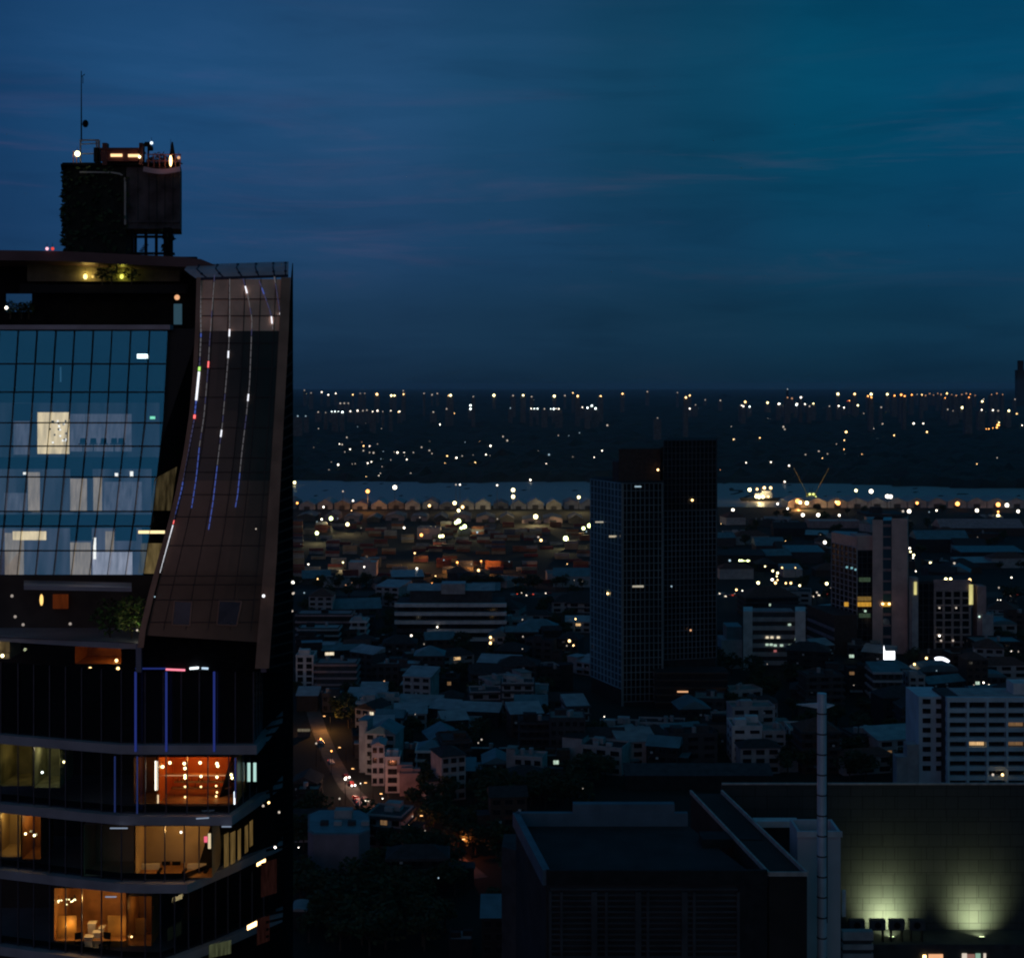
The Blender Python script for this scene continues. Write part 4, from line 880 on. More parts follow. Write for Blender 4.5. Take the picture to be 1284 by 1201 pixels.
for i, (px, en) in enumerate(((1118, 1.5), (1231, 1.0))):
    o = thing('floodlight', 'greenish floodlight at the foot of the panelled wall, %s' % ('behind the row of air conditioners' if i == 0 else 'right of the air conditioners'), 'floodlight', (X(px, Dm - 6.2), Dm - 6.2, zb + .05))
    m = MB(); m.box((0, 0, .25), (1.4, .5, .4), 0, 0, R(-15)); m.build('housing', M_dark, o); m = MB(); m.box((0, -.02, .5), (1.2, .34, .06)); m.build('lens', emit('flood_lens', (.8, 1, .5), 3), o)
    l = bpy.data.lights.new('flood_beam', 'SPOT'); l.energy = 17000 * en; l.color = (.86, 1, .56); l.spot_size = R(122); l.spot_blend = 1.0; l.shadow_soft_size = .5
    lo = link('flood_beam', l, o, (0, 0, .75)); lo.rotation_euler = (R(180 - 62), 0, 0)
for i, px in enumerate((1074, 1100, 1124, 1149)):
    o = thing('air_conditioner', 'boxy rooftop air conditioner under the floodlit wall, %s of four' % ('leftmost and darkest', 'second from the left', 'third from the left', 'rightmost')[i], 'air conditioner', (X(px, Dm - 7.6), Dm - 7.6, zb + 2.7), 0, 'air conditioners below the floodlit wall')
    m = MB(); m.box((0, 0, 1.5), (3.9, 1.6, 2.6)); m.build('casing', mat('grey_casing', (.07, .07, .08), .7), o)
    m = MB(); m.cyl((0, 0), .85, -.06, .06, 14); f = m.build('fan', M_black, o); f.location = (0, -.83, 1.5); f.rotation_euler = (R(90), 0, 0)
    for s in (-1, 1):
        m = MB(); m.box((s * 1.4, 0, -.85), (.3, 1.4, 3.7)); m.build('foot', M_dark, o)
# white stair shaft
Dh = 331.0; zt = Z(1042, Dh)
t = thing('stair_shaft', 'pale open-topped stair shaft between the louvred block and the floodlit wall', 'shaft', (X(1022, Dh), Dh, 0)); base = (X(1022, Dh), Dh, 0)
def mk():
    x0, x1 = X(1000, Dh), X(1054, Dh); d = 9.0; m = MB()
    m.box(((x0 + x1) / 2, Dh + .3, zt / 2), (x1 - x0, .6, zt)); m.box(((x0 + x1) / 2, Dh + d, zt / 2), (x1 - x0, .6, zt)); m.box((x0 + .3, Dh + d / 2 + .15, zt / 2), (.6, d - .7, zt)); m.box((x1 - .3, Dh + d / 2 + .15, zt / 2), (.6, d - .7, zt))
    m.build('wall', mat('pale_shaft_wall', (.5, .5, .54), .8, 0, .15, .1), t)
    m = MB(); m.box(((x0 + x1) / 2 + .1, Dh - .15, zt - .6), (x1 - x0 + .5, .4, 1.3)); m.build('coping', M_white, t)
    m = MB(); m.box(((x0 + x1) / 2, Dh + d / 2, zt - 6), (x1 - x0 - 1.3, d - 1.3, .3)); m.build('landing', M_dark, t)
    m = MB(); Dq = Dh + 22; m.box((lerp(X(945, Dq), X(1000, Dq), .5), Dq, Z(1031, Dq)), (X(1000, Dq) - X(945, Dq), 3.0, 1.5)); m.build('link_wall', M_white, t)
    m = MB(); m.box((lerp(X(945, Dq), X(1000, Dq), .5), Dq + 1, Z(1034, Dq) / 2), (X(1000, Dq) - X(945, Dq) - .6, 2, Z(1034, Dq) - .4)); m.build('link_block', M_dgrey2, t)
    m = MB(); m.box((X(1058, Dh + 4), Dh + 4, Z(1140, Dh)), (.8, .8, 6)); m.build('pipe', M_white, t)
    m = MB(); Dk = Dh + 6; zz = Z(1168, Dk)
    for k in range(6): m.box((X(1076, Dk), Dk + 1, zz - 1.0 - k * 2.6), (7.2, 2, 2.0 if k % 2 == 0 else 1.2))
    m.build('ledge', M_pale, t); m = MB(); m.box((X(1076, Dk), Dk + 1.3, zz / 2 - 1), (6.6, 1.9, zz - 2)); m.build('ledge_core', M_dgrey, t)
world_parts(t, base, mk)
t = thing('chimney_flue', 'tall ringed pale flue rising beside the stair shaft', 'chimney', (X(1030.5, 320), 320, 0))
m = MB(); m.cyl((0, 0), 1.05, 20, Z(869, 320), 16); m.build('pipe', mat('pale_flue_metal', (.6, .72, .82), .45, .35, .15, .3), t)
m = MB()
for k in range(26):
    z = Z(894 + k * 25.5, 320)
    if z > 20: m.cyl((0, 0), 1.13, z - .14, z + .14, 16)
m.build('pipe_clamp', M_dark, t)
m = MB(); m.cyl((0, 0), 1.3, 0, 20, 16); m.build('pipe_base', M_conc, t)
m = MB(); zc = Z(885, 320); m.prism_pts([(-5.6, 0, zc + .35), (-1, -.3, zc - .5), (1, -.3, zc - .5), (2.9, 0, zc + .2), (1, -.3, zc + .6), (-1, -.3, zc + .7)], [(-5.6, .3, zc + .35), (-1, .3, zc - .5), (1, .3, zc - .5), (2.9, .3, zc + .2), (1, .3, zc + .6), (-1, .3, zc + .7)]); m.build('crossarm', mat('pale_flue_metal', (.52, .54, .58)), t); m = MB(); m.bar((1.2, .3, 30), (1.2, .3, Z(900, 320)), .25); m.build('cable', M_dark, t)

# ------------------------------------------------------------------ named buildings on the right
D = 478.0; zt = Z(876, D)
t = thing('apartment_block', 'pale slab of flats with dark balcony bays, behind the floodlit hall', 'apartments', (X(1240, D), D, 0)); base = (X(1240, D), D, 0)
def mk():
    x0, x1 = X(1188, D), X(1420, D); d = 16; fh = 12.1 * D / FPX; bay = 24.5 * D / FPX; nf = 14; nb = 9
    m = MB(); m.box(((x0 + x1) / 2, D + d / 2 + 1.6, zt / 2), (x1 - x0, d, zt)); m.build('wall', M_dgrey, t)
    m = MB()
    for k in range(nf + 1):
        z = zt - k * fh
        if z > 1: m.box(((x0 + x1) / 2, D + .8, z - (fh * .22 if k else .3)), (x1 - x0 + .4, 1.7, fh * .44 if k else 1.6))
    for i in range(nb + 1): m.box((x0 + .3 + i * bay, D + .7, zt / 2), (.75, 1.9, zt - .1))
    m.build('facade_frame', mat('white_flats', (.46, .58, .66), .8, 0, .15, .2), t)
    rq = random.Random(8)
    for k in range(9):
        for i in range(5):
            z = zt - (k + .68) * fh
            pane = E_lit[0] if (k, i) == (4, 1) else E_lit[3] if (k, i) in ((2, 3), (4, 3)) else None
            window(t, (x0 + (i + .5) * bay + .3, D + 1.5, z), bay * .8, fh * .5, 0, pane)
    # narrower wing set back on the left
    xa, xb = X(1152, D + 7), X(1187, D + 7); m = MB(); m.box(((xa + xb) / 2, D + 15, zt / 2 - .4), (xb - xa, 16, zt - .8)); m.build('wing_wall', mat('white_flats', (.46, .58, .66)), t)
    for k in range(8):
        for i, f in enumerate((.28, .76)): window(t, (lerp(xa, xb, f), D + 6.95, zt - (k + .75) * fh), 2.6, fh * .5)
    m = MB(); m.box(((x0 + x1) / 2 + 4, D + 10, zt + .15), (x1 - x0 - 2, 12, .3)); m.build('roof', M_pale, t)
    m = MB(); m.box((X(1310, D), D + 9, zt + 2), (17, 7, 4)); m.build('lift_house', M_white, t)
    for k in range(2): m = MB(); ht = 28.5 - 4.2 * k; m.box((xa - 2.1 - k * 3.7, D + 9, ht / 2), (3.8 - .3 * k, 5, ht)); m.build('stepped_terrace', M_pale, t)
world_parts(t, base, mk); OCC.append((X(1240, D + 8), D + 8, 40))
for px, py, lab, e in ((1257, 971, 'warm lamp low on the pale flats, right of two', E_warm), (1245, 971, 'small white lamp low on the pale flats, left of two', E_dimw)):
    lamp_ball(px, py, D - 1.5, .42, e, lab, 'lamp', None, 'balcony_lamp')
# tall slab with two blind piers
D = 800.0
t = thing('office_tower', 'tall pinkish office tower with two blind piers and a lit band of amber windows', 'tower', (X(1100, D), D, 0)); base = (X(1100, D), D, 0)
def mk():
    zt = Z(648, D)
    m = MB(); m.prism([P2(1094, D), P2(1107, D), P2(1108, D + 26), P2(1098, D + 26)], 0, Z(652, D)); m.prism([P2(1118, D), P2(1138, D - 1), P2(1139, D + 22), P2(1120, D + 24)], 0, Z(650, D)); m.build('pier', M_pink, t)
    m = MB(); m.prism([P2(1106, D + 2), P2(1119, D + 2), P2(1119, D + 22), P2(1106, D + 22)], 0, Z(653, D)); m.build('glass_slot', M_gl1, t)
    m = MB()
    for k in range(13): m.box((X(1112.5, D), D + 1.7, 3 + k * 6.2), (4.9, .6, 1.5 if k % 2 else .9))
    m.build('slot_slab_pattern', M_mauve, t)
    m = MB(); m.box((X(1113, D), D + 12, zt + .6), (23, 22, 1.4)); m.box((X(1104, D), D + 10, zt + 3), (6, 5, 3.4)); m.build('cap', M_dgrey, t)
    m = MB(); m.prism([P2(1074, D + 2), P2(1094, D + 2), P2(1096, D + 22), P2(1074, D + 30)], 0, Z(690, D)); m.build('wall', M_dgrey2, t)
    grid_face(t, P2(1074.5, D + 1.8), P2(1094, D + 1.8), 0, Z(691, D), 3, 17, M_gl2, M_bfr3, .3, .25)
    m = MB(); m.box((X(1085, D), D + 9, Z(681, D)), (9.4, 14, 8.0)); m.build('upper_wall', M_pink, t)
    a, b = P2(1043, D + 30), P2(1075, D + 1)
    zw = Z(672, D + 12); m = MB(); m.prism([(a[0], a[1] + .3), (b[0], b[1] + .3), P2(1075, D + 34), P2(1048, D + 40)], 0, zw); m.build('wing', M_dgrey, t)
    grid_face(t, a, b, 14, zw - 5.5, 6, 14, M_gl2, M_pale, .55, .4)
    m = MB(); m.prism([(a[0] - .3, a[1] - .3), (b[0], b[1] - .3), (b[0], b[1] + .3), (a[0], a[1] + .3)], zw - 5.5, zw + .5); m.prism([(a[0] - .3, a[1] + .3), (b[0], b[1] + .3), P2(1075, D + 30), P2(1047, D + 36)], zw + .1, zw + .5); m.build('roof_band', M_fascia, t)
    for px0, px1, py, e in ((1076, 1093, 758, emit('amber_band', (1, .5, .06), .55, var=.4)), (1076, 1093, 751, emit('amber_band_dim', (1, .6, .15), .16, var=.4)), (1108, 1117, 758, emit('amber_band', (1, .5, .06), .55, var=.4)), (1058, 1063, 757, emit('amber_band', (1, .5, .06), .55, var=.4)), (1078, 1092, 727, emit('green_office', (.6, 1, .6), .05, var=.5)), (1078, 1092, 772, emit('green_office', (.6, 1, .6), .05, var=.5))):
        m = MB(); p, q = W(px0, py + 2.6, D - .6), W(px1, py - 2.6, D - .6); m.box(((p.x + q.x) / 2, D + (.6 if px0 > 1070 else -2), (p.z + q.z) / 2), (q.x - p.x, .6, q.z - p.z)); m.build('lit_window', e, t)
    for px, py, e in ((1107, 757, E_warm), (1115, 757, E_warm), (1062, 711, emit('cyan_window', (.4, .9, 1), .5)), (1068, 712, emit('cyan_window', (.4, .9, 1), .5)), (1073, 714, emit('cyan_window', (.4, .9, 1), .5)), (1085, 766, E_winc)):
        m = MB(); m.box(W(px, py, D + (-.4 if px > 1080 else 2)), (1.1, .4, 1.0)); m.build('room_light', e, t)
    m = MB(); m.prism([P2(1012, D + 34), P2(1046, D - 4), P2(1075, D - 4), P2(1075, D + 30)], 0, Z(770, D)); m.build('podium', M_brown, t)
    m = MB(); a, b = Vector((*P2(1012, D + 33.4), 0)), Vector((*P2(1046, D - 4.6), 0))
    for k in range(3): m.bar(a + Vector((0, 0, 4 + k * 5)), b + Vector((0, 0, 4 + k * 5)), .5, 1.6)
    m.build('podium_band', M_mauve, t)
world_parts(t, base, mk); OCC.append((X(1115, 728), 728, 17)); OCC.append((X(1117, 700), 700, 14)); OCC.append((X(1181, 730), 730, 12)); OCC.append((X(1090, 815), 815, 30)); OCC.append((X(1040, 820), 820, 18))
D = 792.0
t = thing('grid_office', 'dark office block with pale window grid and two yellow lit edges', 'office', (X(1190, D), D, 0)); base = (X(1190, D), D, 0)
def mk():
    zt = Z(729, D)
    m = MB(); m.prism([P2(1150, D + .5), P2(1216, D + .5), P2(1217, D + 26), P2(1153, D + 26)], 0, zt); m.build('wall', M_dgrey2, t)
    grid_face(t, P2(1172, D), P2(1216, D), 0, zt - 5, 4, 9, M_gl2, mat('pinkish_grid', (.3, .24, .23), .8), 1.2, .6)
    grid_face(t, P2(1150, D + .2), P2(1172, D + .2), 0, zt - 1, 3, 10, M_gl2, M_bfr3, .25, .2)
    m = MB(); m.box((X(1194, D), D + .2, zt - 2), (X(1217, D) - X(1171, D), 1.0, 6)); m.build('top_band', M_mauve, t)
    m = MB(); m.box((X(1145, D), D - 1, Z(723, D) / 2), (3.4, 6, Z(723, D))); m.build('pier', M_pale, t)
    m = MB(); m.box((X(1231, D), D + 4, Z(735, D) / 2), (5, 8, Z(735, D))); m.build('side_wing', M_mauve, t)
    m = MB(); m.box((X(1238, D), D + 3, Z(770, D) / 2), (6, 8, Z(770, D))); m.build('side_wing', M_pale, t)
    for px, w in ((1145, 1.5), (1217, 2.2)):
        m = MB(); m.box((X(px, D), D - 4.4 if px < 1200 else D - .9, Z(736 if px < 1200 else 745, D)), (w, .4, 7 if px < 1200 else 11)); m.build('painted_edge_glow', emit('yellow_edge_glow', (1, .9, .35), .55, var=.5, scale=.15), t)  # glowing strips painted as yellow light falling on the pier and edge
    for px, py, e in ((1192, 726, E_yel), (1186, 726, E_yel), (1216, 727, E_warm), (1178, 762, E_dimw), (1199, 762, E_dimw), (1178, 797, E_white), (1180, 803, E_dimw), (1195, 803, E_dimw), (1228, 773, emit('mint_window', (.7, 1, .85), 1.4))):
        m = MB(); m.ball(W(px, py, D - 1.2 if py > 730 else D + 2), .8 if py < 730 else .55); m.build('room_light', e, t)
world_parts(t, base, mk); OCC.append((X(1192, 805), 805, 30))
# bank-like block with two blind piers
D = 757.0
t = thing('pier_block', 'office block with lit green floors between two pale blue blind piers', 'office', (X(971, D), D, 0)); base = (X(971, D), D, 0)
def mk():
    zt = Z(768, D)
    for px0, px1 in ((932, 943.5), (997, 1010)):
        m = MB(); m.prism([P2(px0, D - 2), P2(px1, D - 2), P2(px1, D + 14), P2(px0, D + 14)], 0, zt + 1); m.build('pier', M_white, t)
    x0, x1 = X(943.5, D), X(997, D); xm = (x0 + x1) / 2; w = x1 - x0
    m = MB(); m.box((xm, D + 8, zt / 2), (w, 14, zt)); m.build('wall', M_dgrey, t)
    m = MB()
    for k in range(6): m.box((xm, D + .6, zt - 3.6 - k * 4.6), (w - .1, 1.2, 2.2))
    m.build('balcony_band', M_pale, t); m = MB(); m.box((xm, D + 7, zt + .2), (w - .1, 12, .4)); m.build('roof', M_mauve, t)
    for px, py, e in ((962, 799, E_lit[1]), (968, 799, E_lit[1]), (976, 799, E_lit[1]), (962, 808, E_lit[2]), (967, 808, E_lit[2]), (972, 809, E_lit[2]), (980, 809, E_lit[2]), (991, 809, E_winc), (972, 816, emit('reddish_window', (1, .3, .3), .35)), (990, 783, E_lit[2])):
        m = MB(); m.box(W(px, py, D - .3), (1.5, .6, 1.0)); m.build('lit_window', e, t)
    m = MB(); m.box((X(918, D), D + 9, Z(803, D) / 2), (11, 16, Z(803, D))); m.build('annexe', M_pale, t)
    m = MB(); m.box((X(922, D), D + 10, Z(787, D) / 2), (8, 14, Z(787, D))); m.build('annexe', M_teal, t)
world_parts(t, base, mk); OCC.append((X(965, 768), 768, 26))
# long banded block in the left half
D = 838.0
t = thing('banded_block', 'long low block with white balcony bands and a pale roof hall', 'office', (X(565, D), D, 0)); base = (X(565, D), D, 0)
def mk():
    x0, x1 = X(497, D), X(633, D); xm = (x0 + x1) / 2; w = x1 - x0; zt = Z(757, D)
    m = MB(); m.box((xm, D + 14, zt / 2), (w, 26, zt)); m.build('wall', M_dgrey, t)
    m = MB()
    for k, (a, b) in enumerate(((0, 0), (0, 0), (0, 0), (.3, 0), (.42, 0))):
        q0 = lerp(x0, x1, a); m.box(((q0 + x1) / 2, D - .4 + k * .25, zt - .6 - k * 5.0), (x1 - q0 + 2, 3.2, 2.0))
    m.build('balcony', M_white, t)
    m = MB(); m.box((xm, D + 14, zt + 3.6), (w * .76, 20, 7.0)); m.build('roof_hall', M_dgrey, t)
    m = MB(); m.gable(xm - w * .4, xm + w * .4, D + 4, D + 26, zt + 7.2, zt + 10, 0, .5, 'x'); m.build('roof', M_tin, t)
    m = MB(); m.box((X(568, D), D + 8, zt + 8.4), (14, 12, 6)); m.build('lift_house', M_tin, t)
    for k in range(4): m = MB(); m.box((xm, D + .85, zt - 3.2 - k * 5.0), (w - 1, .2, 2.6)); m.build('window', M_winpane, t)
world_parts(t, base, mk); OCC.append((X(565, D + 14), D + 14, 36))
# octagonal-cornered block at the lower left
D = DG(1106)
t = thing('corner_cut_block', 'mauve windowless block with cut corners and cluttered roof among black trees', 'building', (X(427, D), D, 0)); base = (X(427, D), D, 0)
def mk():
    zt = Z(1046, D)
    poly = [P2(393, D), P2(450, D), P2(464, D + 4), P2(463, D + 20), P2(450, D + 25), P2(400, D + 25), P2(386, D + 20), P2(386, D + 3)]
    m = MB(); m.prism(poly, 0, zt); m.build('wall', mat('mauve_render', (.2, .165, .2), .85, 0, .2, .2), t)
    c = Vector((X(427, D), D + 12, 0)); m = MB(); m.prism([(c.x + (p[0] - c.x) * .95, c.y + (p[1] - c.y) * .93) for p in poly], zt + .02, zt + .2); m.build('roof', M_teal, t)
    m = MB(); m.box((c.x - 1, c.y + 5, zt + 1.4), (5.5, 4, 2.6)); m.build('stair_house', M_pale, t)
    for k in range(4): m = MB(); m.box((c.x - 6 + k * 4.2, c.y - 3, zt + .8), (2.4, 2, 1.2)); m.build('rooftop_unit', M_pale if k % 2 else M_dgrey, t)
world_parts(t, base, mk); OCC.append((X(425, D + 12), D + 12, 16))
# ------------------------------------------------------------------ hand-placed lower buildings
GR = 'low city buildings'
HBS = [
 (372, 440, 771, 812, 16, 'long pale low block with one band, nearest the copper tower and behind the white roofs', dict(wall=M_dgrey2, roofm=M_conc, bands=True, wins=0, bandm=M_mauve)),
 (374, 424, 789, 826, 14, 'low block with a row of narrow windows behind the framed white house', dict(wall=M_dgrey2, wins=0, bands=True, bandm=M_pale)),
 (371, 393, 823, 872, 12, 'narrow house with white columns framing its front, beside the copper tower', dict(wall=M_white, wins=2, wh=.7)),
 (396, 446, 833, 874, 14, 'mauve block with three pale balcony bands, right of the white framed house', dict(wall=M_dgrey, wins=0, bands=True, bandm=M_mauve)),
 (440, 459, 779, 818, 12, 'slim blue grey stepped house with four floors', dict(wall=M_pale, bands=True, wins=2, roofm=M_tin)),
 (393, 421, 783, 812, 12, 'house with a pale blue arched awning roof', dict(wall=M_dgrey, roof='arch', roofm=M_teal, wins=3)),
 (430, 462, 812, 838, 13, 'house with dull red gable roof and mauve walls', dict(wall=M_mauve, roof='gable', roofm=M_redt, wins=3)),
 (465, 526, 834, 862, 13, 'long low house with a thin white roof edge and one box on top', dict(wall=M_dgrey, roofm=M_tin, wins=7)),
 (520, 556, 822, 856, 14, 'house with broad blue hipped roofs below the banded block', dict(wall=M_dgrey, roof='hip', roofm=M_teal, wins=4)),
 (452, 484, 866, 884, 9, 'low shed with a bright blue white roof strip', dict(wall=M_dgrey2, roof='shed', roofm=M_tin, wins=0)),
 (372, 398, 872, 892, 9, 'low shed with pale roof right beside the copper tower', dict(wall=M_dgrey2, roof='shed', roofm=M_tin, wins=0)),
 (404, 428, 871, 893, 9, 'low house with pale parapet, right of the pale shed', dict(wall=M_dgrey, roofm=M_tin, wins=3)),
 (448, 470, 881, 909, 9, 'small blue cube house with two balconies', dict(wall=M_pale, wins=2, bands=True)),
 (500, 548, 843, 868, 12, 'low dark house with a thin pale roof line and a tiny lamp', dict(wall=M_dgrey2, roofm=M_conc, wins=5)),
 (466, 482, 934, 985, 9, 'tall white house at the street with a pointed top, left of its pale neighbour', dict(wall=M_white, wins=2, roof='gable', roofm=M_tin)),
 (483, 501, 951, 994, 9, 'white street house with a big dark window', dict(wall=M_white, wins=1, wh=.6)),
 (501, 526, 972, 998, 8, 'low mauve annexe wall beside the white street house', dict(wall=M_mauve, wins=0)),
 (523, 556, 941, 975, 12, 'house with a bright blue sloped roof and a white band', dict(wall=M_dgrey, roof='hip', roofm=M_teal, wins=4, bands=True)),
 (573, 595, 966, 990, 10, 'small house with a blue shed roof, alone among trees', dict(wall=M_dgrey, roof='shed', roofm=M_teal, wins=2)),
 (577, 640, 941, 952, 6, 'long flat shed with a pale roof edge', dict(wall=M_dgrey2, roofm=M_tin, wins=0)),
 (646, 686, 884, 912, 13, 'house with pale gable end over a dull yellow wall', dict(wall=M_dgrey, roof='gable', roofm=M_teal, wins=4)),
 (652, 690, 906, 944, 12, 'dark block with three faint pale bands', dict(wall=M_dgrey2, bands=True, bandm=M_dgrey, wins=4)),
 (690, 734, 902, 958, 14, 'broad grey block with two orange lit windows', dict(wall=M_dgrey, wins=5, lit=(7, 8))),
 (684, 706, 973, 992, 8, 'small shed with a pale mauve roof below the grey block', dict(wall=M_dgrey, roofm=M_mauve, wins=0)),
 (650, 700, 788, 806, 16, 'hall with a wide blue hipped roof left of the dark apartment tower', dict(wall=M_dgrey, roof='hip', roofm=M_teal, wins=5)),
 (918, 956, 912, 956, 14, 'white villa with a curved roof edge, left of the pale flue', dict(wall=M_white, wins=2, wh=.35)),
 (957, 985, 918, 956, 12, 'white villa wing joining the curved villa', dict(wall=M_pale, wins=2, wh=.35)),
 (990, 1046, 915, 944, 12, 'low white villa with two dark doors behind the flue', dict(wall=M_white, wins=5, wh=.5)),
 (1000, 1046, 888, 898, 10, 'flat pale blue roof seen on both sides of the flue', dict(wall=M_dgrey, roofm=M_tin, wins=0)),
 (785, 968, 972, 990, 8, 'very long low hall with a pale roof behind the car park', dict(wall=M_dgrey2, roof='shed', roofm=M_dgrey, wins=0)),
 (1096, 1130, 843, 884, 14, 'grey house with a sloping blue roof and three bands, left of the white flats', dict(wall=M_dgrey, roof='shed', roofm=M_teal, bands=True, bandm=M_pale, wins=4)),
 (1140, 1160, 848, 880, 12, 'blue grey house with a flat parapet touching the white flats', dict(wall=M_pale, wins=2)),
 (1098, 1142, 838, 858, 12, 'house with a long pale blue roof below the white screen', dict(wall=M_dgrey, roof='hip', roofm=M_teal, wins=4)),
 (1150, 1204, 842, 858, 12, 'low hall with a teal arched roof', dict(wall=M_dgrey, roof='arch', roofm=M_teal, wins=5)),
 (1222, 1284, 806, 834, 18, 'low dark hall right of the gridded office, with pale roof edge', dict(wall=M_dgrey2, roofm=M_teal, wins=7)),
 (1243, 1275, 783, 808, 14, 'house with a blue arched gable roof at the right edge', dict(wall=M_pale, roof='arch', roofm=M_teal, wins=2)),
 (1232, 1262, 849, 866, 11, 'house with a pale blue curved roof behind the white flats', dict(wall=M_dgrey, roof='arch', roofm=M_teal, wins=3)),
 (1272, 1310, 862, 884, 11, 'pale blue cube house behind the flats at the right edge', dict(wall=M_pale, wins=3)),
 (990, 1034, 692, 706, 30, 'low hall with a broad blue roof left of the pinkish tower', dict(wall=M_dgrey, roof='shed', roofm=M_teal, wins=0)),
 (948, 984, 684, 698, 24, 'warehouse with small blue gable roofs near the hall with the blue roof', dict(wall=M_dgrey, roof='gable', roofm=M_teal, wins=0)),
 (900, 960, 696, 712, 20, 'long dark shed with a row of pale green lit windows', dict(wall=M_dgrey2, roof='shed', roofm=M_slate, wins=0)),
 (1150, 1215, 676, 692, 26, 'long shed with a faint teal roof right of the pinkish tower', dict(wall=M_dgrey2, roof='gable', roofm=M_teal, wins=0)),
 (1205, 1284, 692, 706, 26, 'long shed with pale teal roof at the right edge', dict(wall=M_dgrey2, roof='shed', roofm=M_teal, wins=0)),
 (1180, 1284, 662, 672, 30, 'long low shed with brownish roof near the river quay', dict(wall=M_brown, roof='gable', roofm=M_mauve, wins=0)),
 (1015, 1080, 654, 662, 24, 'long quay shed with a pinkish lit roof edge', dict(wall=M_mauve, roofm=M_pink, wins=0)),
 (523, 552, 663, 676, 18, 'small port office lit orange by a sodium lamp', dict(wall=M_pink, roofm=M_mauve, wins=0)),
 (437, 472, 706, 722, 16, 'pale port office with a flat yellowish roof', dict(wall=M_pink, roofm=M_white, wins=0)),
 (450, 476, 701, 712, 12, 'low canopy with a thin white roof behind the port office', dict(wall=M_dgrey, roofm=M_white, wins=0)),
 (372, 400, 992, 1012, 8, 'low dark house hugging the foot of the copper tower', dict(wall=M_dgrey2, roofm=M_conc, wins=2)),
 (364, 385, 1142, 1165, 7, 'small pale blue roof at the foot of the tower in the trees', dict(wall=M_dgrey2, roof='arch', roofm=M_tin, wins=0)),
 (563, 592, 1181, 1200, 8, 'small shed with a mauve flat roof at the bottom edge', dict(wall=M_dgrey2, roofm=M_mauve, wins=0)),
 (604, 634, 1150, 1215, 10, 'tall narrow house with a blue sloping roof beside the car park', dict(wall=M_dgrey2, roof='shed', roofm=M_teal, wins=2)),
]
for a in HBS: hb(*a[:5], 'low_building' if a[3] - a[2] < 24 else 'city_house', a[5], 'building' if a[3] - a[2] < 24 else 'house', 0.0, group=GR, **a[6])

# ------------------------------------------------------------------ dark ordinary houses filling the city
rf = random.Random(21)
ZONES = [(372, 738, 756, 880, 46), (372, 738, 880, 1010, 34), (372, 640, 1010, 1120, 4), (742, 900, 892, 975, 14), (902, 1284, 826, 975, 40), (902, 1284, 756, 812, 16), (902, 1284, 655, 738, 40), (372, 740, 728, 756, 10)]
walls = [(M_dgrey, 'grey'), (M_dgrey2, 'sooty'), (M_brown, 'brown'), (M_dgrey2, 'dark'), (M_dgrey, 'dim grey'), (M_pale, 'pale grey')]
roofs = [('flat', M_dgrey2, 'flat dark roof'), ('flat', M_conc, 'flat pale roof'), ('gable', M_slate, 'dark gable roof'), ('hip', M_slate, 'dark hipped roof'), ('gable', M_teal, 'blue gable roof'), ('hip', M_redt, 'dull red hipped roof'), ('shed', M_tin, 'pale lean-to roof')]
LANDM = [(420, 850, 'the mauve banded block'), (500, 965, 'the white street houses'), (565, 770, 'the long banded block'), (700, 925, 'the orange-windowed block'), (680, 795, 'the blue hipped hall'), (820, 880, 'the dark tower foot'), (965, 935, 'the white villas'), (971, 805, 'the two-piered block'), (1100, 780, 'the pinkish office tower'), (1195, 790, 'the gridded office'), (1115, 860, 'the blue roofed house'), (1010, 695, 'the broad blue hall'), (1180, 680, 'the teal roofed shed'), (430, 1080, 'the cut-cornered block'), (590, 970, 'the lone blue roof'), (930, 705, 'the green-windowed shed')]
used = {}
for k_ in range(11): OCC.append((curve([(500, X(478, 500)), (511, X(457, 511)), (537, X(435, 537)), (577, X(415, 577)), (640, X(396, 640))], 500 + 14 * k_), 489 + 14 * k_, 11))
def free(x, y, r, k=.78): return all((x - a) ** 2 + (y - b) ** 2 > ((r + c) * k) ** 2 for a, b, c in OCC)
def street_x(D): return curve([(440, X(600, 440)), (459, X(562, 459)), (488, X(500, 488)), (511, X(457, 511)), (537, X(435, 537)), (577, X(415, 577)), (624, X(400, 624)), (760, X(376, 760))], D)
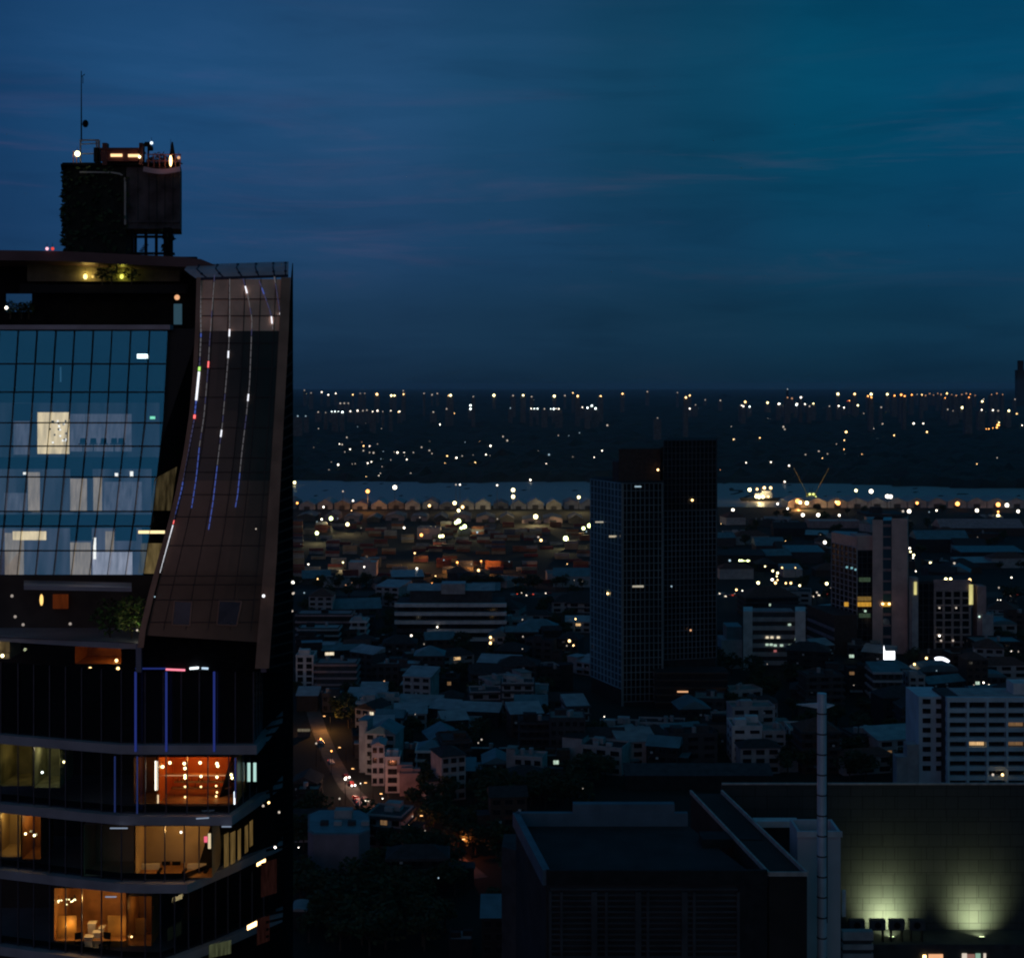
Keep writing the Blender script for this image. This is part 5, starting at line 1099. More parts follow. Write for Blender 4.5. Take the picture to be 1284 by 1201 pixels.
for zx0, zx1, zy0, zy1, n in ZONES:
    k = 0
    for _ in range(n * 14):
        if k >= n: break
        D = DG(rf.uniform(zy0, zy1)); px = rf.uniform(zx0, zx1); x = X(px, D)
        w, d = rf.uniform(9, 22), rf.uniform(8, 15); h = rf.choice((6.5, 7, 7, 10, 10, 13, 16)) if D < 1000 else rf.choice((5, 6, 8))
        if D > 900: w *= 1.6; d *= 1.6
        if not free(x, D + d / 2, max(w, d) / 2): continue
        if D < 680 and abs(x - street_x(D)) < max(w, d) / 2 + 8: continue
        if 1000 < D + d and D < 1045: continue
        wm, wn_ = walls[rf.randrange(5) if rf.random() < .6 else 5]; rfn = roofs[rf.randrange(len(roofs))] if D > 520 else roofs[rf.choice((0, 2, 3))]
        py = HZ + H * FPX / D; best = min(LANDM, key=lambda q: (q[0] - px) ** 2 + 2 * (q[1] - py) ** 2)
        dx, dy = px - best[0], py - best[1]
        side = ('left of' if dx < 0 else 'right of') if abs(dx) > abs(dy) * 1.3 else ('in front of' if dy > 0 else 'behind')
        fl = max(1, round(h / 3.4)); lit = ()
        if rf.random() < .22: lit = (rf.randrange(max(1, fl * 3)),)
        far = D > 1000
        lab = '%s house of %s with %s, %s %s' % (wn_, ('one floor', 'two floors', 'three floors', 'four floors', 'five floors')[min(fl, 5) - 1], rfn[2], side, best[2])
        if far: lab = '%s low shed with %s, %s %s' % (wn_, rfn[2], side, best[2])
        if len(lab.split()) > 16: lab = lab.replace(' house of ', ' house, ').replace(' floors with ', ' floors, ').replace(' floor with ', ' floor, ')
        if len(lab.split()) > 16: lab = lab.replace(' dark apartment tower', ' apartment tower').replace('grey block with orange windows', 'orange-windowed block')
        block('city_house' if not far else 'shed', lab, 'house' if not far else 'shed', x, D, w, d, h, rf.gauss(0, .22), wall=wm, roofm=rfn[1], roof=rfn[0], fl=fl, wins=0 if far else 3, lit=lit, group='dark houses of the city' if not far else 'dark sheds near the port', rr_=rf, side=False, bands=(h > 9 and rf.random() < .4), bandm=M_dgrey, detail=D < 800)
        k += 1

# ------------------------------------------------------------------ trees
def crown_mesh(seed, n=520):
    q = random.Random(seed); m = MB(); lobes = [(Vector((q.uniform(-.55, .55), q.uniform(-.55, .55), q.uniform(.0, 1.0))), q.uniform(.35, .62)) for _ in range(9)]
    for i in range(n):
        c, r = q.choice(lobes); v = Vector((q.gauss(0, 1), q.gauss(0, 1), q.gauss(0, 1))).normalized() * r * q.uniform(.55, 1.08); p = c + v
        a = Vector((q.uniform(-1, 1), q.uniform(-1, 1), q.uniform(-.5, .5))).normalized(); b = a.orthogonal().normalized(); b.rotate(Matrix.Rotation(q.uniform(0, 6.3), 3, a)); L_ = q.uniform(.09, .2)
        m.face([p - a * L_, p + b * L_ * .6, p + a * L_, p - b * L_ * .6], 0 if q.random() < .7 else 1)
    return m.mesh('crown', [M_leaf, M_leaf2])
CROWN = [crown_mesh(s) for s in (1, 2, 3, 4)]
m = MB(); m.cyl((0, 0), .35, 0, 4.2, 7, .2)
for a in (0, 2.1, 4.2): m.bar((0, 0, 3.2), (1.5 * math.cos(a), 1.5 * math.sin(a), 5.6), .2)
TRUNK = m.mesh('trunk', M_bark)
TR = [(372, 640, 1000, 1200, 80), (372, 740, 736, 752, 34), (372, 740, 760, 1000, 70), (560, 740, 985, 1010, 10), (742, 900, 890, 985, 26), (902, 1150, 836, 985, 44), (902, 1284, 740, 760, 20), (902, 1284, 640, 735, 44), (1220, 1284, 800, 850, 8), (640, 740, 1000, 1015, 4)]
TL_ = ['dark rounded tree crown among the roofs', 'black spreading tree in the unlit low ground', 'low dark tree between houses', 'dark tree by the port road']
for zx0, zx1, zy0, zy1, n in TR:
    k = 0
    for _ in range(n * 8):
        if k >= n: break
        D = DG(rf.uniform(zy0, zy1)); px = rf.uniform(zx0, zx1); x = X(px, D); s = rf.uniform(3.6, 6.5)
        if not free(x, D, s * .4, 1.0): continue
        if D < 680 and abs(x - street_x(D)) < s + 1.5: continue
        if 1003 < D < 1042: continue
        i = rf.randrange(4); lab = TL_[3] if D > 950 else TL_[1] if D < 505 else TL_[0] if s > 5 else TL_[2]
        t = thing('tree', lab, 'tree', (x, D, 0), rf.uniform(0, 6.28), 'trees: ' + lab)
        sc_ = s * .95; o = link('crown', CROWN[i], t, (0, 0, 4.5), 0, (sc_, sc_, sc_ * .85)); link('trunk', TRUNK, t)
        OCC.append((x, D, s * .35)); k += 1

# ------------------------------------------------------------------ roads and cars
def road(name, pts, w, m_, z=.12):
    m = MB()
    for (xa, ya), (xb, yb) in zip(pts, pts[1:]):
        d = Vector((xb - xa, yb - ya)).normalized(); n = Vector((-d.y, d.x)) * w / 2
        m.face([(xa - n.x, ya - n.y, z), (xa + n.x, ya + n.y, z), (xb + n.x, yb + n.y, z), (xb - n.x, yb - n.y, z)])
    return structure(m.build(name, m_))
road('road', [(X(330, 1030), 1040), (X(560, 1024), 1024), (X(900, 1020), 1020), (X(1330, 1026), 1026)], 26, M_asph)
sp_ = [(street_x(D), D) for D in (436, 459, 475, 488, 500, 511, 524, 537, 557, 577, 600, 624, 660, 700, 760)]
M_st = mat('worn_street', (.09, .08, .075), .8, 0, .35, .3)
road('street', sp_, 6.5, M_st)
paints = [(mat('car_white', (.55, .55, .57), .3, 0, .1), 'white'), (mat('car_silver', (.3, .3, .32), .3, .4, .1), 'silver'), (mat('car_black', (.02, .02, .022), .25, 0, .2), 'black'), (mat('car_red', (.3, .03, .025), .3, 0, .1), 'red')]
def car_meshes(p):
    m = MB(); m.box((0, 0, .62), (1.76, 4.2, .55)); m.prism_pts([(-.8, -1.2, .9), (.8, -1.2, .9), (.68, -.6, 1.42), (-.68, -.6, 1.42)], [(-.8, 1.7, .9), (.8, 1.7, .9), (.68, 1.1, 1.42), (-.68, 1.1, 1.42)]); return m.mesh('body', p)
CARB = [car_meshes(p) for p, _ in paints]
m = MB(); m.cyl((0, 0), .33, -.11, .11, 10); WHEEL = m.mesh('wheel', M_black)
m = MB(); m.ball((0, 0, 0), .34, 0, 7, 5); HEADL = m.mesh('headlight', emit('headlight_glow', (1, .85, .65), 2.6)); HEADS = m.mesh('headlight', emit('strong_headlight_glow', (1, .95, .85), 5))
m = MB(); m.ball((0, 0, 0), .28, 0, 7, 5); TAILL = m.mesh('tail_light', emit('tail_glow', (1, .1, .05), 1.3))
def car(x, y, rz, on, lab, group, strong=False):
    i = rf.randrange(4); t = thing('car', lab % paints[i][1], 'car', (x, y, .13), rz, group); link('body', CARB[i], t)
    for sx in (-.78, .78):
        for sy in (-1.3, 1.3):
            w = link('wheel', WHEEL, t, (sx, sy, .33)); w.rotation_euler = (0, R(90), 0)
        if on != 'tail': link('headlight', HEADS if strong else HEADL, t, (sx * .8, -2.2, .68))
        if on != 'head': link('tail_light', TAILL, t, (sx * .85, 2.18, .75))
for i, px in enumerate([578, 592, 596, 604, 612, 618, 624, 636, 643, 652, 658, 664, 672, 688, 895, 900, 906, 913, 922, 925, 931, 938, 944, 950, 958, 966, 972, 979, 984, 990, 996, 1002, 1008, 1015, 1022, 1030, 1040, 1262, 1271, 1278]):
    D = 1013 + (i * 5 % 17); grp = 'left' if px < 800 else 'right'
    inb = i % 3 != 0
    car(X(px, D), D, R(rf.choice((-62, -75, -55))) if inb else R(115), 'head' if inb else 'tail', '%s car with ' + ('glowing headlights' if inb else 'red tail lights') + (' on the far road beyond the banded block' if grp == 'left' else ' on the busy road beyond the pier block' if px < 1100 else ' on the far road at the right edge'), 'cars on the far road')
for i, (px, py, on) in enumerate(((428, 973, 'head'), (434, 983, 'head'), (425, 1001, 'tail'), (437, 1008, 'tail'), (452, 1004, 'tail'), (479, 1002, 'head'), (512, 1033, 'tail'), (562, 1070, 'tail'), (566, 1080, 'tail'), (549, 1062, 'head'), (412, 955, 'tail'), (404, 930, 'tail'))):
    D = DG(py, .7); x = street_x(D) + (1.6 if on == 'head' else -1.5) * (1 if i % 2 else .8)
    car(x, D, R(25) if on == 'head' else R(22), on, '%s car with ' + ('dazzling headlights' if i < 2 else 'headlights on' if on == 'head' else 'red tail lights') + ' in the dark street beside the ' + ('white houses' if py < 1012 else 'black trees'), 'cars in the dark street', i < 2)
for px, py, pw, c in ((402, 905, 4200, (1, .42, .1)), (412, 945, 500, (1, .35, .1)), (428, 972, 2200, (1, .6, .4)), (437, 990, 1000, (1, .35, .2)), (448, 1004, 2000, (1, .33, .15)), (566, 1062, 1300, (1, .2, .06)), (510, 1032, 500, (1, .35, .15))):
    D = DG(py, 4); x = street_x(D); p_ = (x + 1, D, 5.0)
    t = thing('street_lamp', 'street lamp with a short arm throwing ' + ('strong orange' if pw > 4000 else 'pale' if c[1] > .5 else 'reddish' if pw > 700 else 'weak orange') + ' light in the dark street', 'street lamp', (x + 4.6, D, 0), 0, 'street lamps of the dark street')
    m = MB(); m.cyl((0, 0), .09, 0, 6.4, 6); m.bar((0, 0, 6.3), (-2.4, 0, 6.6), .1); m.build('pole', M_dark, t)
    m = MB(); m.box((-2.6, 0, 6.55), (.9, .35, .16)); m.build('lamp_head', emit('street_lamp_glow', (1, .5, .18), 3 if pw > 300 else 1), t)
    plight((-2.6, 0, 6.2), c, pw, .2, t)
t = thing('shop_front', 'pale lit awning strip beside the orange street lamp', 'awning', (X(381, 610), 610, 0)); m = MB(); m.box((0, 0, 3.2), (5.2, 1.2, .9)); m.build('lit_sign', emit('dim_awning', (.9, .75, .5), .12, var=.5), t); m = MB(); m.box((0, .9, 1.6), (5.4, .6, 3.2)); m.build('wall', M_dgrey, t)

# ------------------------------------------------------------------ port: sheds on the quay, containers, cranes, ship
def quay_shed(px, D, w, d, h, rise, wm, rm, lab, grp):
    t = thing('warehouse', lab, 'warehouse', (X(px, D), D, 0), 0, grp)
    m = MB(); m.box((0, d / 2, h / 2), (w, d, h)); m.gable(-w / 2, w / 2, 0, d, h, h + rise - .3); m.build('wall', wm, t)
    m = MB(); r_ = rise; s = .5
    for sx in (-1, 1): m.prism_pts([(sx * (w / 2), -.8, h), (0, -.8, h + r_), (0, -.8, h + r_ + s), (sx * w / 2, -.8, h + s)], [(sx * (w / 2), d, h), (0, d, h + r_), (0, d, h + r_ + s), (sx * w / 2, d, h + s)])
    m.build('roof', rm, t); m = MB(); m.box((0, -.1, h * .35), (w * .35, .2, h * .68)); m.build('door', M_dgrey, t)
for k in range(18): quay_shed(364 + k * 22 + rf.uniform(-1.5, 1.5), 1720 + rf.uniform(0, 14), 20.6 * rf.uniform(.85, .97), 46, 6 * rf.uniform(.8, 1.2), 5 * rf.uniform(.7, 1.2), M_pale if k % 3 else M_conc, M_tin if k % 4 else M_mauve, 'pale gabled warehouse in the long row along the river quay, left of the dark tower', 'gabled warehouses on the left quay')
for k in range(13): quay_shed(385 + k * 28 + rf.uniform(-3, 3), 1560 + rf.uniform(-14, 22), 23.5 * rf.uniform(.6, .9), 40, 5 * rf.uniform(.7, 1.2), 3.4 * rf.uniform(.5, 1.3), M_mauve if k % 3 else M_dgrey, mat('dull_warehouse_roof', (.2, .18, .18), .8, 0, .3, .1), 'dull gabled warehouse in the second row behind the container yard', 'gabled warehouses of the second row')
for k in range(12): quay_shed(1000 + k * 25, 1745, 23, 44, 7, 5, M_pale, M_tin, 'pale gabled warehouse along the quay right of the yellow cranes', 'gabled warehouses on the right quay')
cc = [(mat('rust_container', (.2, .08, .045), .7, .1, .35, .4), 'rust red'), (mat('blue_container', (.05, .065, .11), .7, .1, .3, .4), 'dark blue'), (mat('tan_container', (.25, .21, .15), .7, .1, .3, .4), 'tan'), (mat('grey_container', (.24, .24, .25), .7, .1, .3, .4), 'grey'), (mat('maroon_container', (.15, .04, .04), .7, .1, .3, .4), 'maroon')]
CM = []
for mm, _ in cc:
    m = MB(); m.box((0, 0, 1.3), (12.1, 2.3, 2.5))
    for i in range(20): m.box((-5.7 + i * .6, -1.18, 1.3), (.3, .08, 2.2))
    for sx in (-1, 1):
        for sy in (-1, 1): m.box((sx * 6.0, sy * 1.15, 1.3), (.18, .18, 2.62))
    CM.append(m.mesh('container', mm))
rc = random.Random(31); nc = 0
for row in range(24):
    D = 1085 + row * 18.5
    px = 372
    while px < 735 and nc < 295:
        if rc.random() < .42:
            for q in range(rc.choice((1, 2, 2, 3))):
                i = rc.choices(range(5), (4, 2, 3, 3, 3))[0]; xx = X(px, D)
                if not free(xx, D, 6): break
                o = link('container', CM[i], None, (xx, D, .02 + q * 2.64), rc.choice((0, 0, .03)))
                tag(o, '%s shipping container %s in the port yard' % (cc[i][1], ('on the ground', 'stacked second', 'stacked third')[q]), 'container', 'shipping containers in the port yard'); nc += 1
        px += rc.uniform(14, 46) * 1250 / D
for px, lean, lab in ((1007, -1, 'luffing harbour crane with its thin jib leaning left'), (1027, 1, 'luffing harbour crane with its thin jib leaning right')):
    D = 1790; t = thing('harbour_crane', lab, 'crane', (X(px + 8 * -lean * .9, D), D, 0))
    M_cr = mat('crane_yellow', (.5, .42, .1), .5, 0, .2, .3); m = MB()
    for sx in (-3, 3):
        for sy in (-3, 3): m.bar((sx, sy, 0), (sx * .5, sy * .5, 10), .8)
    m.build('portal_leg', M_cr, t); m = MB(); m.box((0, 0, 12), (6, 6, 4.5)); m.build('cab', M_cr, t)
    m = MB(); a, b = Vector((lean * 2, 0, 13)), Vector((lean * 19, -2, 46))
    for oy in (-.7, .7): m.bar(a + Vector((0, oy, 0)), b + Vector((0, oy * .3, 0)), .45)
    for k in range(10): m.bar(a.lerp(b, k / 10) + Vector((0, -.7, 0)), a.lerp(b, (k + 1) / 10) + Vector((0, .5, 0)), .25)
    m.build('jib', M_cr, t); m = MB(); m.bar((-lean * 2, 0, 13), (-lean * 1, 0, 21), .5); m.bar((-lean, 0, 21), b, .12); m.build('stay', M_dark, t)
    m = MB(); m.ball((-lean * .5, -3.2, 13.5), 1.5); m.ball((lean * 2.5, -3.2, 10), 1.1); m.build('work_lamp', emit('crane_lamp', (.9, 1, .3), 1.6), t)
D = 1850; t = thing('moored_ship', 'moored ship with brightly lit deckhouse at the quay beside the cranes', 'ship', (X(953, D), D, 0))
m = MB(); m.prism_pts([(-24, -5, 0), (22, -5, 0), (27, 0, 4), (-26, 0, 4)], [(-24, 5, 0), (22, 5, 0), (27, 4, 4), (-26, 4, 4)]); m.build('hull', M_dgrey2, t)
m = MB(); m.box((4, 0, 7), (22, 7, 6)); m.box((8, 0, 11.5), (12, 6, 3)); m.build('deckhouse', M_white, t); m = MB(); m.cyl((2, 0), 1.2, 13, 17, 8); m.build('funnel', M_dgrey, t)
plight((0, -14, 12), (1, .8, .4), 9000, .5, t)
# screens
for px, py, w, h, lab, e in ((1115, 822, 5.6, 4.6, 'bright blank white screen on a post in front of the pinkish tower', emit('white_screen', (.95, .97, 1), 4)), (1181, 826.5, 7, 1.9, 'curved white lit canopy right of the white screen', emit('white_canopy', (.85, .88, 1), 2.4))):
    D = 745; t = thing('screen_sign' if h > 3 else 'lit_canopy', lab, 'screen' if h > 3 else 'canopy', (X(px, D), D, 0)); z = Z(py, D)
    m = MB()
    if h > 3: m.box((0, 0, z), (w, .4, h)); m.prism_pts([(-w / 2, -.2, z + h / 2), (-w / 2 + .5, -.2, z + h / 2), (-w / 2, -.2, z + h / 2 + 3)], [(-w / 2, .2, z + h / 2), (-w / 2 + .5, .2, z + h / 2), (-w / 2, .2, z + h / 2 + 3)])
    else:
        for k in range(8): x0, x1 = lerp(-w / 2, w / 2, k / 8), lerp(-w / 2, w / 2, (k + 1) / 8); m.bar((x0, 0, z + .5 - .09 * (x0 + 1) ** 2), (x1, 0, z + .5 - .09 * (x1 + 1) ** 2), 1.0, 1.6)
    m.build('panel', e, t); m = MB(); m.box((0, .5, z), (w * .9, .3, max(h * .8, 1))); m.cyl((0, .6), .3, 0, z, 6); m.build('frame', M_dark, t)

# ------------------------------------------------------------------ lamps all over the city
LM = {'W': E_white, 'Y': E_yel, 'O': E_or, 'G': E_grn, 'w': E_dimw, 'o': E_dimo, 'c': E_dimc, 'C': E_cool, 'R': E_red, 'A': E_warm}
CN = {'W': 'white', 'Y': 'yellow', 'O': 'orange', 'G': 'greenish yellow', 'w': 'faint white', 'o': 'faint orange', 'c': 'faint bluish', 'C': 'cool white', 'R': 'red', 'A': 'amber'}
def lamp(px, py, k, s, zone, power=0, hh=None, D=None):
    h = hh or (9 if py > 606 else 4 if py > 584 else 12)
    if D is None: D = DG(py, h)
    if 606 < py < 634: D = 1690 if px < 745 else 1722
    if px > 925 and px < 972 and 606 < py < 628: D = 1838
    h = Z(py, D); s *= rf.choice((.4, .5, .58, .66, .75, .9)) if 'port' not in zone and 'quay' not in zone else rf.uniform(.7, 1.05); r = s * D / FPX
    big = s >= 1.6 or power > 0
    lab = '%s %s lamp %s' % ({0: 'small', 1: 'bright', 2: 'large'}[0 if s < 1.7 else 1 if s < 2.4 else 2], CN[k], zone)
    nm = 'floodlight_mast' if big and py > 600 else 'street_lamp'
    m = MB(); m.cyl((0, 0), max(.12, D * .00016), 0, h - r * .5, 5, max(.08, D * .0001))
    if big:
        t = thing(nm, lab, 'lamp mast' if nm[0] == 'f' else 'street lamp', (X(px, D), D, 0), 0, 'lamps ' + zone)
        m.box((0, 0, h - r * .9), (r * 1.9, r * .5, r * .3)); m.build('pole', M_dark, t)
        m = MB(); m.ball((0, 0, h), r, 0, 9, 6); m.build('lamp_head', LM[k], t)
        if power: plight((0, -r - 1.5, h - (9 if k == 'O' and 606 < py < 634 else -.3)), {'O': (1, .4, .1), 'Y': (1, .75, .35), 'G': (1, .8, .4), 'W': (1, .85, .6), 'A': (1, .6, .25)}[k], power, .5, t)
    else:
        m.ball((0, 0, h), r, 1, 7, 5); o = m.build(nm, [M_dark, LM[k]]); o.location = (X(px, D), D, 0); tag(o, lab, 'street lamp', 'lamps ' + zone)
def batch(pts, x0, y0, s_, zone, dk='W', ds=1.25):
    for p in pts:
        k = p[2] if len(p) > 2 else dk; s = p[3] if len(p) > 3 else ds; pw = p[4] if len(p) > 4 else 0
        lamp(x0 + p[0] / s_, y0 + p[1] / s_, k, s, zone, pw)
BELT = [(155, 200, 'c', 1), (185, 198, 'c', 1), (205, 198, 'c', 1), (118, 232, 'w', 1), (265, 225, 'c', 1), (355, 232, 'w', 1), (575, 217, 'W', 1.7), (770, 212, 'w', 1), (535, 282, 'w'), (590, 283, 'w'), (812, 262, 'w'), (828, 277, 'w'), (1020, 258, 'w'), (1060, 260, 'c'), (1100, 248, 'c', 1), (197, 290), (207, 292, 'w'), (310, 298), (340, 290, 'w'), (368, 290, 'w'), (425, 288, 'w'), (410, 293, 'w'), (100, 303, 'w', 1), (237, 310), (217, 320, 'w'), (287, 315, 'w'), (310, 322, 'w'), (325, 323, 'w'), (362, 318, 'c'), (403, 320, 'w'), (415, 322), (440, 322), (475, 322, 'w'), (450, 348), (390, 350, 'w'), (192, 368), (245, 365, 'w'), (303, 362), (317, 357), (535, 315, 'w'), (765, 297), (637, 342), (700, 333, 'w'), (748, 330), (985, 330, 'c'), (1075, 338, 'w'), (1185, 315, 'w'), (1155, 340), (975, 365), (1065, 360), (620, 378), (770, 378, 'w'), (57, 398), (195, 385, 'w'), (187, 408, 'w'), (237, 405), (350, 402), (345, 410), (465, 400, 'w'), (748, 410), (968, 400, 'W', 1.5), (1147, 398), (795, 420), (790, 445), (635, 443, 'w'), (650, 443), (915, 425)]
batch(BELT, 360, 460, 3.0, 'in the dark wooded belt beyond the river, left half')
batch([(600, 248, 'A'), (690, 243, 'A', 1.4), (592, 205, 'w'), (770, 207, 'w'), (643, 328, 'W'), (728, 326, 'W'), (790, 338, 'W', 1.6), (775, 393), (135, 203, 'w'), (168, 200, 'w'), (150, 287, 'W'), (113, 360, 'w')], 700, 460, 2.73, 'in the dark wooded belt, around the tall dark tower')
batch([(483, 245, 'A', 1.5), (585, 232), (620, 215, 'w'), (737, 213), (773, 213), (787, 245, 'A', 1.9), (910, 240), (980, 233, 'A'), (1010, 235, 'O'), (1020, 234, 'O'), (1035, 230, 'O'), (1055, 220, 'O', 2.0), (1058, 209, 'Y'), (1050, 228, 'O', 1.6), (1088, 207), (1145, 220), (62, 272, 'w'), (158, 267, 'A'), (247, 225, 'w'), (252, 235, 'w'), (330, 330, 'w'), (337, 325), (380, 318, 'w'), (413, 327, 'w'), (475, 310, 'A'), (1138, 388), (255, 433, 'w'), (1015, 415, 'w')], 900, 460, 3.0, 'in the dark wooded belt beyond the river, right half')
batch([(28, 435, 'Y', 2.2), (405, 453, 'W', 2.6), (38, 512, 'O', 1.8), (210, 468, 'w'), (303, 468, 'O', 2.4, 26000), (248, 503), (535, 522, 'A', 2), (630, 512, 'Y', 2.7, 10890), (645, 540, 'Y', 2.4), (660, 527, 'A', 1.9), (645, 580, 'G', 2.8, 10890), (635, 586, 'G', 2), (668, 600, 'G', 3, 14520), (655, 606, 'G', 1.6), (575, 637, 'G', 2.4, 10890), (585, 636, 'Y', 1.8), (560, 606, 'O', 1.3, 17600), (525, 612, 'O', 1.2, 6600), (505, 632, 'O', 2.0), (850, 463, 'Y', 2.6), (850, 488, 'Y', 2.5, 27500), (1097, 490, 'Y', 2.6, 27500), (935, 563, 'Y', 2.7, 36300), (1048, 645, 'G', 3, 10890), (1115, 607, 'G', 2.9, 7260), (1137, 597, 'G', 2.9), (165, 570, 'G', 2.6, 12100), (227, 592, 'Y', 2.6, 9680), (112, 625, 'G', 2.7, 12100), (130, 573, 'W', 1.6), (137, 527, 'W', 1.5), (440, 605, 'W', 1.3), (80, 742), (290, 752), (488, 758), (720, 765, 'A', 1.7), (715, 622, 'c', 1.8), (955, 652, 'A', 1.8), (945, 640, 'w', 1.3), (1170, 465, 'A', 1.5), (1185, 460, 'A', 1.6), (1195, 443, 'G', 2.3), (1160, 468, 'A', 1.5), (640, 735, 'O', 1.2, 19800), (730, 730, 'O', 1.2, 19800), (480, 700, 'A', 1.0, 8800), (210, 735, 'Y', 1.0, 7260)], 360, 460, 3.0, 'in the container port')
batch([(120, 462, 'Y', 2.8), (148, 460, 'A', 2), (175, 455, 'A', 1.8), (199, 455, 'A', 1.8), (145, 488, 'Y', 2), (155, 490, 'Y', 2.2, 6000), (170, 489, 'Y', 2.2), (190, 488, 'A', 1.6), (225, 515, 'W', 1.5), (263, 533, 'W', 1.6), (57, 538, 'W', 2.0), (320, 557, 'W', 2.3), (378, 557, 'W', 2.3), (457, 558, 'W', 1.8), (300, 505, 'O', 2.4, 40000), (310, 510, 'Y', 2.2), (335, 512, 'Y', 3, 15000), (453, 512, 'O', 2.8, 40000), (445, 508, 'A', 1.8), (520, 465, 'Y', 2.3), (577, 468, 'W', 3), (638, 487, 'W', 2.6), (650, 488, 'W', 2.6), (750, 512, 'O', 2.3, 20000), (720, 543, 'W', 2.6), (697, 543, 'w', 1.6), (823, 540, 'W', 1.4), (902, 515, 'O', 2.8, 30000), (975, 540, 'W', 2.0), (1055, 518, 'O', 2.7, 30000), (1088, 520, 'W', 2.8), (1055, 545, 'O', 1.6), (1055, 560, 'Y', 2.2), (1130, 543, 'W', 1.9)], 900, 460, 3.0, 'on the quay right of the tall dark tower')
batch([(403, 660, 'W', 2.3), (290, 668), (722, 682, 'W', 1.9), (725, 695, 'Y', 1.7), (737, 708, 'Y', 2), (735, 718, 'W', 1.5), (745, 768, 'W', 1.6), (800, 737, 'Y', 2.1), (822, 757, 'Y', 2), (826, 750, 'Y', 1.4), (890, 738, 'w', 1.6), (866, 797, 'Y', 2.2), (878, 797, 'Y', 2.2), (948, 802, 'Y', 1.9), (1105, 792, 'W', 1.6), (1058, 830, 'w', 1.6), (1053, 876, 'W', 1.2), (1064, 877, 'W', 1.4), (178, 750, 'Y', 2.2), (207, 767, 'Y', 1.9), (225, 775, 'Y', 2.1), (222, 787, 'Y', 2), (242, 755, 'A', 1.7), (292, 755, 'A', 1.7), (205, 800, 'W', 1.8), (225, 801, 'A', 1.8), (217, 812, 'A', 1.8), (237, 830, 'A', 1.8), (152, 812, 'Y', 2), (256, 813, 'A', 1.9), (275, 813, 'A', 1.8), (308, 822, 'Y', 1.9), (288, 838, 'Y', 1.8), (410, 815, 'Y', 2), (338, 850, 'W', 1.8), (373, 848, 'w', 1.5), (93, 843, 'W', 1.7), (70, 838, 'A', 1.4), (45, 728, 'c', 1.6), (82, 728, 'G', 1.3), (90, 728, 'G', 1.3), (98, 729, 'G', 1.3), (106, 729, 'G', 1.4), (113, 729, 'G', 1.4), (119, 729, 'G', 1.3)], 900, 460, 3.0, 'around the junction and offices of the right half')
batch([(957, 1065, 'W', 1.7), (990, 1066, 'w', 1.6), (1020, 1082, 'Y', 1.9), (1045, 1068, 'W', 1.8), (1075, 1068, 'w', 1.6), (1103, 1068, 'W', 1.8), (1130, 1070, 'w', 1.5), (350, 1093, 'W', 1.6), (785, 1095, 'A', 1.7), (740, 1118, 'A', 1.6), (560, 1160, 'w', 1.5), (1000, 1187, 'W', 1.9), (1020, 1195, 'W', 1.9), (1104, 1203, 'W', 2), (45, 993, 'A', 1.7), (33, 994, 'w', 1.6), (425, 985, 'w', 1.6), (455, 985, 'A', 1.4), (170, 1280, 'G', 1.8)], 900, 460, 3.0, 'among the roofs near the gridded office and white flats')
batch([(565, 978, 'W', 1.3), (467, 1010, 'W', 1.6), (450, 1025, 'A', 1.4), (515, 1042, 'w', 1.2), (765, 1017, 'A', 2), (765, 1038, 'A', 1.9), (885, 950, 'w', 1.6), (1085, 948, 'A', 2), (1062, 1030, 'A', 1.9), (1077, 1047, 'A', 1.8), (1052, 1048, 'w', 1.3), (835, 860, 'Y', 1.8), (688, 1133, 'W', 1.5), (750, 1127, 'w', 1.2), (545, 815, 'O', 1.5, 1500), (535, 822, 'A', 1.4), (220, 1090, 'w', 1.6), (115, 797, 'A', 1.4), (885, 1060, 'w', 1.2), (887, 1014, 'w', 1.2), (857, 1133, 'w', 1.1), (25, 812, 'W', 2.0), (25, 850, 'w', 1.8)], 360, 460, 3.0, 'among the dark roofs left of the tall tower')
batch([(133, 335, 'O', 2.0), (175, 382, 'O', 1.6), (115, 352, 'w', 1.5), (230, 492, 'W', 1.8), (15, 393, 'w', 1.3), (45, 763, 'W', 1.5), (207, 570, 'w', 1.3), (290, 510, 'W', 1.4), (377, 570, 'W', 1.5), (480, 675, 'A', 1.4), (605, 762, 'w', 1.4), (620, 803, 'w', 1.2), (598, 883, 'c', 1.4), (790, 957, 'w', 1.2), (826, 984, 'W', 1.4), (838, 988, 'W', 1.3), (880, 1017, 'Y', 1.6), (1168, 530, 'w', 1.4), (755, 350, 'w', 1.4), (768, 337, 'w', 1.2), (1253, 247, 'W', 1.6), (725, 55, 'w', 1.5), (903, 47, 'w', 1), (487, 100, 'w', 1.2), (545, 697, 'w', 1.1), (495, 640, 'w', 1.2), (640, 790, 'o', 1.6)], 360, 820, 3.15, 'near the dark street and its trees')

for i in range(46):
    py = rf.uniform(516, 598); px = rf.choice((rf.gauss(430, 40), rf.gauss(520, 70), rf.uniform(372, 738), rf.uniform(900, 1280)))
    if 372 < px < 1282 and not 740 < px < 902: lamp(px, py, rf.choice('wwcoA'), 1.0, 'scattered thinly through the dark wooded belt')
for i in range(70):
    zx = rf.choice(((372, 738, 745, 900), (902, 1280, 640, 760), (902, 1280, 820, 930), (372, 738, 640, 745)))
    px, py = rf.uniform(zx[0], zx[1]), rf.uniform(zx[2], zx[3]); lamp(px, py, rf.choice('wwocA'), rf.uniform(.7, 1.2), 'glinting between the roofs of the ' + ('left half' if px < 740 else 'right half'), 0, 7)

